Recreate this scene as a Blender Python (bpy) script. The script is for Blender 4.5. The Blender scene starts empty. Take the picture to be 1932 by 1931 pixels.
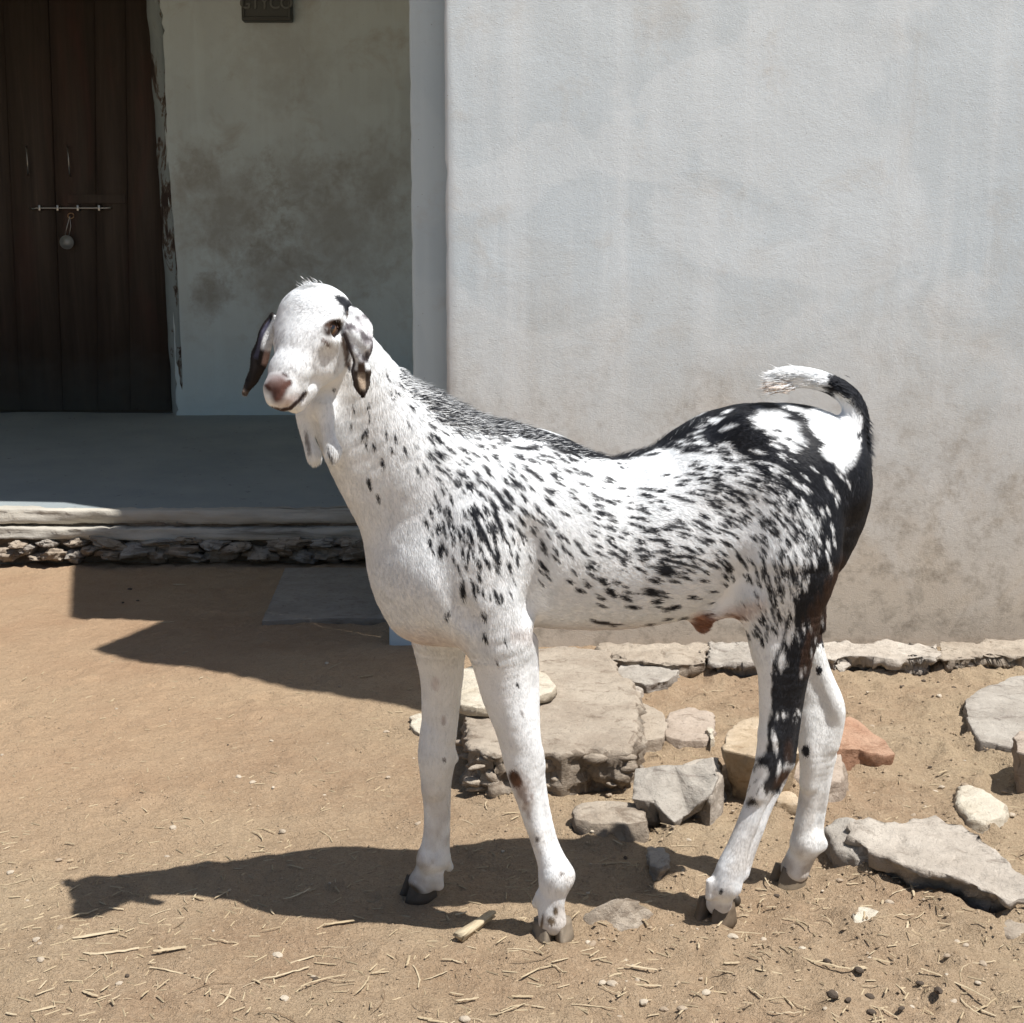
import bpy, bmesh, math, random
import numpy as np
from mathutils import Vector, Matrix
C = bpy.context.scene
COL = C.collection
rng = np.random.default_rng(7)
random.seed(7)
# ------------------------------------------------------------------ camera, light, exposure
F_PX = 2500.0
PITCH = math.atan(0.1624)
CAM = np.array([0.0, 0.0, 0.9])
cd = bpy.data.cameras.new('camera'); cam = bpy.data.objects.new('camera', cd); COL.objects.link(cam)
cam.location = CAM; cam.rotation_euler = (math.pi/2 - PITCH, 0, 0)
cd.sensor_width = 36; cd.lens = 36*F_PX/1932; cd.clip_start = 0.05; cd.clip_end = 600
C.camera = cam
C.render.resolution_x = 1024; C.render.resolution_y = 1023
L = np.array([-0.435, 0.24, -1.0]); L = L/np.linalg.norm(L)          # direction the sunlight travels
w = bpy.data.worlds.new('World'); C.world = w; w.use_nodes = True
nt = w.node_tree; bg = nt.nodes['Background']
sky = nt.nodes.new('ShaderNodeTexSky'); sky.sky_type = 'NISHITA'; sky.sun_disc = False
sky.sun_elevation = math.asin(-L[2]); sky.sun_rotation = math.atan2(-L[0], -L[1])
nt.links.new(sky.outputs[0], bg.inputs[0]); bg.inputs[1].default_value = 0.06
sl = bpy.data.lights.new('sun', 'SUN'); so = bpy.data.objects.new('sun', sl); COL.objects.link(so)
sl.energy = 5.0; sl.angle = math.radians(0.55); sl.color = (1.0, 0.965, 0.92)
so.rotation_euler = Vector(L).to_track_quat('-Z', 'Y').to_euler(); so.location = (2, -1, 6)
C.view_settings.view_transform = 'Standard'; C.view_settings.look = 'None'
C.view_settings.exposure = 0.32; C.view_settings.gamma = 1.0
# ------------------------------------------------------------------ geometry of the view (to measure real places)
sp, cp = math.sin(PITCH), math.cos(PITCH)
def ray(px, py):
    a = (px-966)/F_PX; b = -(py-966)/F_PX
    return np.array([a, cp+b*sp, b*cp-sp])
def onY(px, py, Y):
    r = ray(px, py); return CAM + r*(Y/r[1])
def onZ(px, py, z=0.0):
    r = ray(px, py); return CAM + r*((z-CAM[2])/r[2])
def depth(P):
    P = np.asarray(P)-CAM; return P[..., 1]*cp - P[..., 2]*sp
def proj(P):
    P = np.asarray(P)-CAM; d = P[..., 1]*cp - P[..., 2]*sp; u = P[..., 1]*sp + P[..., 2]*cp
    return 966+F_PX*P[..., 0]/d, 966-F_PX*u/d
# ------------------------------------------------------------------ numpy noise
def _h(i, j, k, s):
    n = (i*374761393 + j*668265263 + k*2147483647 + s*974634777) & 0xffffffff
    n = ((n ^ (n >> 13))*1274126177) & 0xffffffff
    n = (n ^ (n >> 16)) & 0xffffffff
    return n.astype(np.float64)/4294967295.0
def vnoise(p, seed=0):
    p = np.asarray(p, float); i = np.floor(p).astype(np.int64); f = p-i; f = f*f*(3-2*f)
    r = 0
    for a in (0, 1):
        for b in (0, 1):
            for c in (0, 1):
                wgt = (f[:, 0] if a else 1-f[:, 0])*(f[:, 1] if b else 1-f[:, 1])*(f[:, 2] if c else 1-f[:, 2])
                r = r + wgt*_h(i[:, 0]+a, i[:, 1]+b, i[:, 2]+c, seed)
    return r*2-1
def fbm(p, sc, octv=4, seed=0, gain=0.5):
    p = np.asarray(p)*sc; r = 0; a = 1.0
    for o in range(octv):
        r = r + a*vnoise(p*(2.03**o)+o*17.3, seed+o); a *= gain
    return r
# ------------------------------------------------------------------ object helpers
def tag(o, label=None, cat=None, group=None, kind=None):
    for k, v in (('label', label), ('category', cat), ('group', group), ('kind', kind)):
        if v: o[k] = v
    return o
def empty(name, loc=(0, 0, 0)):
    o = bpy.data.objects.new(name, None); o.location = loc; o.empty_display_size = .05; COL.objects.link(o); return o
def link(name, me, mat=None, parent=None, smooth=True):
    o = bpy.data.objects.new(name, me); COL.objects.link(o)
    if mat is not None and not me.materials: me.materials.append(mat)
    if parent is not None:
        o.parent = parent; o.matrix_parent_inverse = parent_inv(parent)
    if smooth and len(me.polygons): me.polygons.foreach_set('use_smooth', [True]*len(me.polygons))
    return o
def parent_inv(p):
    M = Matrix.Translation(p.location)
    q = p
    while q.parent: q = q.parent; M = Matrix.Translation(q.location) @ Matrix.Identity(4) if False else M
    return M.inverted()
def pymesh(name, V, Fc):
    me = bpy.data.meshes.new(name); me.from_pydata([tuple(v) for v in V], [], [tuple(f) for f in Fc]); me.update(); return me
def bm_mesh(name, bm):
    me = bpy.data.meshes.new(name); bmesh.ops.recalc_face_normals(bm, faces=bm.faces[:]); bm.to_mesh(me); bm.free(); return me
def bm_box(bm, x0, x1, y0, y1, z0, z1, bev=0.0, seg=2):
    r = bmesh.ops.create_cube(bm, size=1.0)
    vs = r['verts']
    for v in vs:
        v.co = Vector(((x0+x1)/2+v.co.x*(x1-x0), (y0+y1)/2+v.co.y*(y1-y0), (z0+z1)/2+v.co.z*(z1-z0)))
    if bev > 0:
        es = list({e for v in vs for e in v.link_edges})
        bmesh.ops.bevel(bm, geom=es, offset=bev, segments=seg, affect='EDGES', profile=0.6)
def bm_tube(bm, pts, rads, n=10, cap=True):
    pts = [Vector(p) for p in pts]; rings = []
    if not hasattr(rads, '__len__'): rads = [rads]*len(pts)
    up = Vector((0.13, 0.21, 0.97))
    for i, p in enumerate(pts):
        t = (pts[min(i+1, len(pts)-1)]-pts[max(i-1, 0)]).normalized()
        a = t.cross(up)
        if a.length < 1e-3: a = t.cross(Vector((1, 0, 0)))
        a.normalize(); b = t.cross(a)
        rings.append([bm.verts.new(p+(a*math.cos(2*math.pi*k/n)+b*math.sin(2*math.pi*k/n))*rads[i]) for k in range(n)])
    for r0, r1 in zip(rings, rings[1:]):
        for k in range(n): bm.faces.new((r0[k], r0[(k+1) % n], r1[(k+1) % n], r1[k]))
    if cap:
        bm.faces.new(rings[0][::-1]); bm.faces.new(rings[-1])
# ------------------------------------------------------------------ material helper
class NT:
    def __init__(s, name):
        s.m = bpy.data.materials.new(name); s.m.use_nodes = True; s.t = s.m.node_tree
        s.b = s.t.nodes['Principled BSDF']; s.tc = s.t.nodes.new('ShaderNodeTexCoord').outputs['Object']
        s.b.inputs['Specular IOR Level'].default_value = 0.25
    def n(s, typ, **kw):
        d = s.t.nodes.new(typ)
        for k, v in kw.items():
            if k.startswith('i_'):
                key = k[2:]; key = int(key) if key.isdigit() else key
                s.put(d.inputs[key], v)
            else: setattr(d, k, v)
        return d
    def put(s, sock, v):
        if hasattr(v, 'is_linked') or isinstance(v, bpy.types.NodeSocket): s.t.links.new(v, sock)
        else: sock.default_value = v
    def map(s, scale=(1, 1, 1), loc=(0, 0, 0), rot=(0, 0, 0), src=None):
        d = s.n('ShaderNodeMapping'); s.put(d.inputs[0], src or s.tc)
        d.inputs['Location'].default_value = loc; d.inputs['Scale'].default_value = scale; d.inputs['Rotation'].default_value = rot
        return d.outputs[0]
    def noise(s, scale, detail=6, rough=.6, dist=0, vec=None):
        d = s.n('ShaderNodeTexNoise'); s.put(d.inputs['Vector'], vec or s.tc)
        d.inputs['Scale'].default_value = scale; d.inputs['Detail'].default_value = detail
        d.inputs['Roughness'].default_value = rough; d.inputs['Distortion'].default_value = dist
        return d.outputs[0]
    def vor(s, scale, feature='F1', vec=None, rnd=1):
        d = s.n('ShaderNodeTexVoronoi', feature=feature); s.put(d.inputs['Vector'], vec or s.tc)
        d.inputs['Scale'].default_value = scale; d.inputs['Randomness'].default_value = rnd
        return d
    def ramp(s, fac, stops, interp='LINEAR'):
        d = s.n('ShaderNodeValToRGB'); s.put(d.inputs[0], fac); cr = d.color_ramp; cr.interpolation = interp
        while len(cr.elements) < len(stops): cr.elements.new(0.5)
        for e, (p, c) in zip(cr.elements, stops):
            e.position = p; e.color = (c, c, c, 1) if not hasattr(c, '__len__') else (*c, 1)
        return d.outputs[0]
    def mix(s, fac, a, b, blend='MIX'):
        d = s.n('ShaderNodeMix', data_type='RGBA', blend_type=blend); s.put(d.inputs[0], fac)
        for sock, v in ((d.inputs[6], a), (d.inputs[7], b)):
            s.put(sock, v if not isinstance(v, tuple) else (*v, 1))
        return d.outputs[2]
    def math(s, op, a, b=0.0, clamp=False):
        d = s.n('ShaderNodeMath', operation=op, use_clamp=clamp); s.put(d.inputs[0], a); s.put(d.inputs[1], b); return d.outputs[0]
    def bump(s, h, strength, dist=0.01, prev=None):
        d = s.n('ShaderNodeBump'); s.put(d.inputs['Height'], h); d.inputs['Strength'].default_value = strength
        d.inputs['Distance'].default_value = dist
        if prev is not None: s.put(d.inputs['Normal'], prev)
        return d.outputs[0]
    def out(s, col=None, rough=.9, nrm=None, metal=None):
        if col is not None: s.put(s.b.inputs['Base Color'], col if not isinstance(col, tuple) else (*col, 1))
        s.put(s.b.inputs['Roughness'], rough)
        if nrm is not None: s.put(s.b.inputs['Normal'], nrm)
        if metal is not None: s.b.inputs['Metallic'].default_value = metal
        return s.m
# ================================================================== THE PLACE
# ---- materials
def m_ground():
    n = NT('dry_earth')
    big = n.noise(1.3, 5, .6); mid = n.noise(7, 6, .65); fine = n.noise(95, 5, .7); grit = n.noise(420, 3, .7)
    c = n.ramp(mid, [(.3, (0.314, 0.206, 0.125)), (.5, (0.392, 0.270, 0.171)), (.72, (0.463, 0.339, 0.224))])
    c = n.mix(n.ramp(big, [(.36, 0.0), (.60, .75)]), c, (.50, .40, .265))
    c = n.mix(n.ramp(fine, [(.5, 0), (.72, .55)]), c, (0.506, 0.396, 0.276))
    c = n.mix(n.ramp(fine, [(.28, .6), (.42, 0)]), c, (0.200, 0.131, 0.078))
    v = n.vor(150); c = n.mix(n.ramp(v.outputs['Distance'], [(.06, .7), (.13, 0)]), c, n.ramp(v.outputs['Color'], [(.3, (0.104, 0.075, 0.052)), (.6, (0.540, 0.454, 0.344))]))
    v3 = n.vor(230, vec=n.map((1, .7, 1))); c = n.mix(n.math('MULTIPLY', n.ramp(v3.outputs['Distance'], [(.16, .75), (.26, 0)]), n.ramp(n.noise(16, 4, .7), [(.42, .2), (.58, 1)])), c, (.24, .165, .10))
    c = n.mix(n.ramp(n.noise(260, 3, .7), [(.40, .5), (.52, 0)]), c, (.30, .215, .135))
    xyz = n.n('ShaderNodeSeparateXYZ', i_0=n.tc); wx = n.ramp(n.math('ADD', n.math('MULTIPLY', xyz.outputs[0], -.6), n.math('MULTIPLY', big, .5)), [(.28, 0), (.75, 1)]); wy = n.ramp(n.math('MULTIPLY', xyz.outputs[1], .25), [(.44, 0), (.58, 1)])
    c = n.mix(n.math('MULTIPLY', n.math('MULTIPLY', wx, wy), .34), c, (.57, .36, .215))
    # thin dark bits and stalk fragments pressed into the crust
    vec = n.map((1, 3.2, 1), rot=(0, 0, .7)); w1 = n.noise(2.5, 2, .5, vec=n.tc)
    cr = n.noise(60, 2, .5, 1.6, vec=vec); c = n.mix(n.math('MULTIPLY', n.ramp(cr, [(.495, 0), (.502, .8), (.509, 0)]), n.ramp(n.noise(26, 2), [(.52, 0), (.6, 1)])), c, (0.141, 0.091, 0.061))
    h = n.math('ADD', n.math('MULTIPLY', fine, .6), n.math('MULTIPLY', grit, .5))
    b1 = n.bump(h, 1.0, .010); b2 = n.bump(n.math('ADD', mid, n.math('MULTIPLY', n.noise(32, 4, .65), .6)), .7, .02, b1)
    return n.out(c, .95, b2)
def m_plaster(name, base, dark, stain, hi, lo, lowstain=True, grain=1.0, bluelow=None, stainamt=.35, spots=()):
    n = NT(name)
    big = n.noise(1.1, 6, .62); mid = n.noise(4.5, 7, .66, .4); fine = n.noise(160, 4, .7); streak = n.noise(3.0, 4, .6, vec=n.map((4, 4, .18)))
    c = n.mix(n.ramp(big, [(.35, 0), (.68, 1)]), base, dark)
    c = n.mix(n.ramp(streak, [(.48, 0), (.70, .6)]), c, hi); c = n.mix(n.ramp(n.noise(1.6, 6, .65, .5, vec=n.map((3, 3, .35), (3, 0, 0))), [(.56, 0), (.76, .24)]), c, stain)
    c = n.mix(n.ramp(n.noise(2.3, 3, .5, .9), [(.50, 0), (.535, .35)]), c, hi)
    c = n.mix(n.ramp(mid, [(.55, 0), (.72, stainamt)]), c, stain)
    for (sx, sz, sr, sa) in spots:
        q = n.n('ShaderNodeVectorMath', operation='DISTANCE'); n.put(q.inputs[0], n.map((1, 0, 1))); q.inputs[1].default_value = (sx, 0, sz)
        dd_ = n.math('ADD', n.math('DIVIDE', q.outputs['Value'], sr), n.math('MULTIPLY', n.math('SUBTRACT', n.noise(11, 8, .72, .15), .5), 2.2))
        c = n.mix(n.ramp(dd_, [(.15, sa*.8), (1.0, 0)]), c, tuple(x*.8 for x in stain))
    if bluelow: c = n.mix(n.ramp(n.n('ShaderNodeSeparateXYZ', i_0=n.tc).outputs[2], [(bluelow[0], .8), (bluelow[1], 0)]), c, bluelow[2])
    if lowstain:
        z = n.n('ShaderNodeSeparateXYZ', i_0=n.tc).outputs[2]
        zz = n.math('ADD', z, n.math('MULTIPLY', n.math('SUBTRACT', mid, .5), .9))
        c = n.mix(n.ramp(zz, [(.15, .95), (.50, .50), (1.15, 0)]), c, stain)
        c = n.mix(n.math('MULTIPLY', n.ramp(zz, [(.15, .95), (.85, 0)]), n.ramp(n.noise(22, 6, .7), [(.48, 0), (.68, .9)])), c, tuple(x*.55 for x in stain))
    # hair cracks and specks
    cr = n.noise(38, 3, .55, 2.2, vec=n.map((1, 1, 2.1)))
    c = n.mix(n.math('MULTIPLY', n.ramp(cr, [(.497, 0), (.5015, .75), (.506, 0)]), n.ramp(n.noise(17, 3), [(.56, 0), (.64, 1)])), c, tuple(x*.45 for x in stain))
    c = n.mix(n.ramp(n.vor(34).outputs['Distance'], [(.02, .85), (.045, 0)]), c, tuple(x*.3 for x in stain))
    g = n.noise(260, 5, .75, .6, vec=n.map((.7, 1, 1.7), rot=(0, .35, 0)))
    h = n.math('ADD', n.math('MULTIPLY', g, .5), n.math('MULTIPLY', n.noise(75, 4, .6), .25))
    b = n.bump(h, .6*grain, .0035); b = n.bump(mid, .12, .02, b)
    return n.out(c, .88, b)
def m_stone(name, a, b, cdark=(.12, .08, .05), seed=0, layer=3.0, crack=1.0):
    n = NT(name); off = (seed*3.7, seed*1.3, seed*2.1); k = .95
    a = tuple(x*k for x in a); b = tuple(x*k for x in b)
    v = n.map((1, 1, 1), off)
    m1 = n.noise(9, 6, .62, .4, vec=v); m2 = n.noise(55, 7, .75, vec=v); m3 = n.noise(190, 5, .75, vec=v); lay = n.noise(16, 6, .7, .8, vec=n.map((1, 1, layer), off))
    c = n.mix(n.ramp(m1, [(.38, 0), (.62, 1)]), a, b)
    c = n.mix(n.ramp(m2, [(.52, 0), (.70, .45)]), c, tuple(min(1, x*1.25) for x in b))
    c = n.mix(n.ramp(m2, [(.30, .55), (.44, 0)]), c, tuple(x*.5 for x in a))
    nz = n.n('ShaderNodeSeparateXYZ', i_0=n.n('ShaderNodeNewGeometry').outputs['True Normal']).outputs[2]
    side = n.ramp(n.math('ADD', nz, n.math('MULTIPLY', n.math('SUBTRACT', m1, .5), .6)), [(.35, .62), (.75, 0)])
    c = n.mix(side, c, tuple(x*.45+y*.5 for x, y in zip(a, cdark)))          # shade painted in: steep faces darker and browner than the top
    c = n.mix(n.ramp(lay, [(.34, .55), (.44, 0)]), c, cdark)
    c = n.mix(n.ramp(m3, [(.60, 0), (.70, .55)]), c, cdark)
    bb = n.bump(m3, .6, .004); bb = n.bump(m2, .75, .010, bb); bb = n.bump(lay, .55, .010, bb)
    return n.out(c, .92, bb)
M_GROUND = m_ground()
M_WHITE = m_plaster('limewashed_plaster', (.68, .745, .79), (.59, .66, .71), (.52, .45, .365), (.79, .84, .875), None)
YB = 6.6
sp_ = [(*onY(x, y, YB)[[0, 2]], r_, a_) for x, y, r_, a_ in [(430, 400, .32, .75), (640, 430, .40, .65), (520, 520, .25, .6), (395, 560, .12, .95), (560, 330, .2, .5), (720, 330, .25, .45), (380, 300, .12, .5), (540, 110, .3, .35)]]
M_GREY = m_plaster('worn_blue_grey_limewash', (.64, .725, .735), (.53, .60, .61), (.36, .33, .285), (.66, .76, .78), None, False, .6, (.30, .75, (.54, .70, .76)), .5, sp_)
M_PIER = m_plaster('pale_blue_limewash', (.55, .64, .68), (.49, .58, .63), (.42, .37, .32), (.60, .69, .73), None, False, .6)
# ---- ground: one sheet out to the horizon, fine where the goat stands
def axis(c0, c1, step, far):
    a = list(np.arange(c0, c1+step/2, step)); g = step; x = a[-1]
    while x < far: g *= 1.35; x += g; a.append(x)
    g = step; x = a[0]; pre = []
    while x > -far: g *= 1.35; x -= g; pre.append(x)
    return np.array(pre[::-1]+a)
gxs = axis(-1.9, 1.5, .011, 200); gys = axis(1.35, 4.6, .011, 200)
GX, GY = np.meshgrid(gxs, gys, indexing='ij'); Pg = np.stack([GX.ravel(), GY.ravel(), np.zeros(GX.size)], 1)
nearw = np.clip(1-np.maximum(np.abs(Pg[:, 0])-3, 0)/3, 0, 1)*np.clip(1-np.maximum(np.abs(Pg[:, 1]-3)-4, 0)/3, 0, 1)
rough_ = .40+.65*np.clip(fbm(Pg, 1.4, 3, 40)+.3, 0, 1)+.8*np.clip((Pg[:, 0]-.0)*3, 0, 1)
zg = nearw*(fbm(Pg, 2.2, 3, 1)*.006+fbm(Pg, 14, 4, 2)*.0052*rough_+np.maximum(fbm(Pg, 38, 3, 3), -.1)*.0066*rough_)
for i in range(150):      # scuffs and hoof prints
    cx, cy = rng.uniform(-1.2, 1.2), rng.uniform(1.5, 3.1); r_0 = rng.uniform(.015, .04); d2 = ((Pg[:, 0]-cx)**2+(Pg[:, 1]-cy)**2)/r_0**2
    m = d2 < 6; zg[m] += (-np.exp(-d2[m])+.7*np.exp(-(np.sqrt(d2[m])-1.35)**2*6))*rng.uniform(.002, .006)
Pg[:, 2] = zg
nx, ny = GX.shape; ii = (np.arange(nx-1)[:, None]*ny+np.arange(ny-1)[None]).ravel()
gq = np.stack([ii, ii+ny, ii+ny+1, ii+1], 1)
me = bpy.data.meshes.new('ground'); me.from_pydata(Pg.tolist(), [], gq.tolist()); me.update()
tag(link('ground', me, M_GROUND), kind='structure')
def gz(x, y):
    i = np.clip(np.searchsorted(gxs, x), 0, nx-1); j = np.clip(np.searchsorted(gys, y), 0, ny-1); return zg[i*ny+j]
OUT = []
# ---- generic stones
def pip(pt, poly):
    c = False; n = len(poly)
    for i in range(n):
        a = poly[i]; b = poly[i-1]
        if (a[1] > pt[1]) != (b[1] > pt[1]) and pt[0] < (b[0]-a[0])*(pt[1]-a[1])/(b[1]-a[1])+a[0]: c = not c
    return c
def stone(name, top, h, mat, parent=None, batter=.25, bottom=-.02, bev=.003, res=.011, amp=.0035, seed=0, undercut=0.0, side_amp=None, layers=0.0, rag=3.0):
    """top = outline of the upper face in photograph pixels at height h (or list of (px,py,h)); sides spread outwards to the ground"""
    if rag:
        rr = np.random.default_rng(seed+900); q = []
        for i in range(len(top)):
            a_ = list(top[i])+[h]*(3-len(top[i])); b_ = list(top[(i+1) % len(top)]); b_ += [h]*(3-len(b_)); m_ = max(1, int(math.hypot(b_[0]-a_[0], b_[1]-a_[1])/22))
            for j in range(m_):
                t_ = j/m_; j_ = rag if j else rag*.4; q.append((a_[0]+(b_[0]-a_[0])*t_+rr.uniform(-j_, j_), a_[1]+(b_[1]-a_[1])*t_+rr.uniform(-j_, j_)*.5, a_[2]+(b_[2]-a_[2])*t_))
        top = q
    T = np.array([onZ(p[0], p[1], p[2] if len(p) > 2 else h) for p in top]); c = T.mean(0); n = len(T)
    bm = bmesh.new(); tv = [bm.verts.new(p) for p in T]; bv = []
    for p in T:
        d = p[:2]-c[:2]; L_ = np.linalg.norm(d)+1e-9; q = p[:2]+d/L_*((p[2]-bottom)*batter-undercut); bv.append(bm.verts.new((q[0], q[1], bottom)))
    bm.faces.new(tv); bm.faces.new(bv[::-1])
    for i in range(n): bm.faces.new((tv[i], bv[i], bv[(i+1) % n], tv[(i+1) % n]))
    bmesh.ops.recalc_face_normals(bm, faces=bm.faces[:])
    es = [e for e in bm.edges if not (e.verts[0] in bv and e.verts[1] in bv)]
    if bev: bmesh.ops.bevel(bm, geom=es, offset=bev, segments=2, affect='EDGES', profile=.55, clamp_overlap=True)
    for it in range(9):
        bmesh.ops.triangulate(bm, faces=[f for f in bm.faces if len(f.verts) > 4])
        le = [e for e in bm.edges if e.calc_length() > res*1.5]
        if not le: break
        bmesh.ops.subdivide_edges(bm, edges=le, cuts=1)
        bmesh.ops.triangulate(bm, faces=[f for f in bm.faces if len(f.verts) > 3])
        if len(bm.verts) > 26000: break
    bm.normal_update(); P = np.array([v.co for v in bm.verts]); Nn = np.array([v.normal for v in bm.verts])
    sd = 1-np.clip(Nn[:, 2], 0, 1); A = amp*(1-sd)+(side_amp if side_amp is not None else amp*2)*sd
    rg = 1-2*np.abs(fbm(P+seed*5.1, 30, 3, seed+2)); d = fbm(P+seed*7.1, 20, 4, seed)*A*.7+np.clip(rg, -1, 1)*A*.5+fbm(P+seed*3.1, 110, 3, seed+5)*A*.45
    if layers: d += sd*layers*np.sign(fbm(P*np.array([.6, .6, 5.0])+seed, 26, 2, seed+9))*np.clip(np.abs(fbm(P*np.array([.6, .6, 5.0])+seed, 26, 2, seed+9))*3, 0, 1)
    P = P+Nn*d[:, None]
    for v, p in zip(bm.verts, P): v.co = p
    OUT.append((np.array([v.co[:2] for v in bv if v.is_valid]) if False else T[:, :2].copy(), undercut))
    loc = Vector((c[0], c[1], 0))
    for v in bm.verts: v.co -= loc
    me = bm_mesh(name, bm); o = link(name, me, mat, None); o.location = loc
    if parent is not None: o.parent = parent; o.matrix_parent_inverse = parent_inv(parent)
    return o
def blob(rad, seed, sc=(1, 1, .6), sub=3, amp=.25, freq=2.2, fw=.28):
    bm = bmesh.new(); bmesh.ops.create_icosphere(bm, subdivisions=sub, radius=1)
    P = np.array([v.co for v in bm.verts]); d = fbm(P+seed*3.3, freq*.5, 3, seed)
    q = np.round((P*np.array([1, 1, 1])+.18*np.stack([vnoise(P*1.3+seed), vnoise(P*1.3+9+seed), vnoise(P*1.3+19+seed)], 1))*1.7)/1.7   # facets
    P = (P*(1-fw)+q*fw)*(1+amp*d)[:, None]*np.array(sc)*rad
    for v, p in zip(bm.verts, P): v.co = p
    return bm_mesh('stone', bm)
# ================================================================== THE HOUSE
house = tag(empty('house', (0, 3.4, 0)), 'whitewashed house with shaded porch, dark plank door and sunlit plaster wall', 'house')
WY = onZ(1100, 1222)[1]; ZR = 2.5; YB = 6.6
EX = onY(842, 600, WY)[0]
# front wall: sheet with chipped left edge and ragged foot, returned at the corner
def wallgrid(name, x0, x1, y, z0, z1, step, mat, parent, edgejit=0.0, footjit=0.0, thick=.3, relief=.004, seed=1, both=False):
    xs = np.concatenate([x0+np.arange(12)*step/3, np.arange(x0+4*step, x1-step*.5, step), [x1]]) if x1-x0 > .4 else np.linspace(x0, x1, 14)
    zs = np.concatenate([z0+np.arange(12)*step/3, np.arange(z0+4*step, z1-step*.5, step), [z1]])
    Xg, Zg = np.meshgrid(xs, zs, indexing='ij'); P = np.stack([Xg.ravel(), np.full(Xg.size, float(y)), Zg.ravel()], 1)
    P[:, 1] += fbm(P, 3, 3, seed)*relief+fbm(P, 30, 3, seed+3)*relief*.25
    if edgejit:
        e = (np.abs(P[:, 0]-x0) < 1e-6); P[e, 0] += np.maximum(fbm(P[e]*np.array([0, 0, 1]), 26, 4, 8)-.25, 0)*edgejit+fbm(P[e]*np.array([0, 0, 1]), 2, 2, 5)*.0012
        e2 = (P[:, 0]-x0 < .03); P[e2, 1] += (1-(P[e2, 0]-x0)/.03)**2*.0015
    if footjit:
        e = np.abs(P[:, 2]-z0) < 1e-6; P[e, 2] += fbm(P[e]*np.array([1, 0, 0]), 6, 4, 8)*footjit
    a, b = Xg.shape; ii = (np.arange(a-1)[:, None]*b+np.arange(b-1)[None]).ravel(); q = [tuple(t) for t in np.stack([ii, ii+b, ii+b+1, ii+1], 1)]
    V_ = P.tolist(); nb = len(V_); 
    per = [i*b for i in range(a)]+[(a-1)*b+j for j in range(1, b)]+[i*b+b-1 for i in range(a-2, -1, -1)]+[j for j in range(b-2, 0, -1)]
    for k in per: V_.append([V_[k][0], y+thick, V_[k][2]])
    m = len(per)
    for k in range(m): q.append((per[(k+1) % m], per[k], nb+k, nb+(k+1) % m))
    q.append(tuple(nb+k for k in range(m)))
    me = pymesh(name, V_, q); bm = bmesh.new(); bm.from_mesh(me); bmesh.ops.recalc_face_normals(bm, faces=bm.faces[:]); bm.to_mesh(me); bm.free()
    return link(name, me, mat, parent)
wallgrid('front_wall', EX, 3.2, WY, -.03, ZR, .03, M_WHITE, house, .006, .0, .06, .0022, 1)
bm = bmesh.new(); bm_box(bm, EX+.02, 3.2, WY+.062, 7.2, -.05, ZR-.002); link('wall_core', bm_mesh('wall_core', bm), M_GREY, house, smooth=False)
# pier beside the porch
PX0 = onY(778, 600, WY+.075)[0]
wallgrid('pier', PX0, EX+.017, WY+.075, -.02, ZR-.002, .03, M_PIER, house, .004, .0, .30, .002, 4)
b0 = onY(735, 1190, WY+.02); b1 = onY(800, 1190, WY+.02); zt = onY(735, 1166, WY+.02)[2]
bm = bmesh.new(); bm_box(bm, b0[0], b1[0]-.005, WY+.005, WY+.3, -.02, zt, .006); link('pier_foot', bm_mesh('pier_foot', bm), M_PIER, house)
# recess wall, with the door opening
XL = onY(322, 500, YB)[0]; zf = onY(500, 784, YB)[2]
wallgrid('porch_wall', XL, 1.2, YB, zf-.02, ZR, .035, M_GREY, house, .02, .0, .2, .008, 7)
bm = bmesh.new(); bm_box(bm, onY(-60, 500, YB)[0]-2.5, onY(-60, 500, YB)[0], YB, YB+.2, zf-.05, ZR); bm_box(bm, -3.6, -3.4, 4.6, YB+.2, -.05, ZR); link('side_wall', bm_mesh('side_wall', bm), M_GREY, house, smooth=False)
# flaky jamb strip
n = NT('flaking_paint'); fl = n.noise(9, 6, .7, 1.0, vec=n.map((1, 1, .35)))
M_JAMB = n.out(n.ramp(fl, [(.40, (.06, .045, .04)), (.45, (.15, .13, .11)), (.48, (.30, .35, .36)), (.7, (.26, .31, .32))]), .85, n.bump(fl, .8, .01))
jx0 = onY(303, 500, YB+.05)[0]; jx1 = onY(323, 500, YB+.05)[0]
bm = bmesh.new()
zz = np.arange(zf-.02, ZR, .03); ring = []
for z in zz:
    p = np.array([[0, 0, z]]); a = fbm(p, 9, 3, 1)[0]*.004; b = fbm(p, 5, 3, 7)[0]*.003; lean = (2.2-z)*.022
    ring.append([bm.verts.new((jx0+a+lean-.004, YB+.10, z)), bm.verts.new((jx0+a+lean-.004, YB+.03+b, z)), bm.verts.new((jx0+.022+a+lean, YB+.012, z)), bm.verts.new((jx1+lean-.014+b, YB+.004, z)), bm.verts.new((jx1+lean+.006+b, YB-.004, z)), bm.verts.new((jx1+lean+.02, YB+.02, z))])
for r0, r1 in zip(ring, ring[1:]):
    for k in range(5): bm.faces.new((r0[k], r0[k+1], r1[k+1], r1[k]))
link('door_jamb', bm_mesh('door_jamb', bm), M_JAMB, house)
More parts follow.
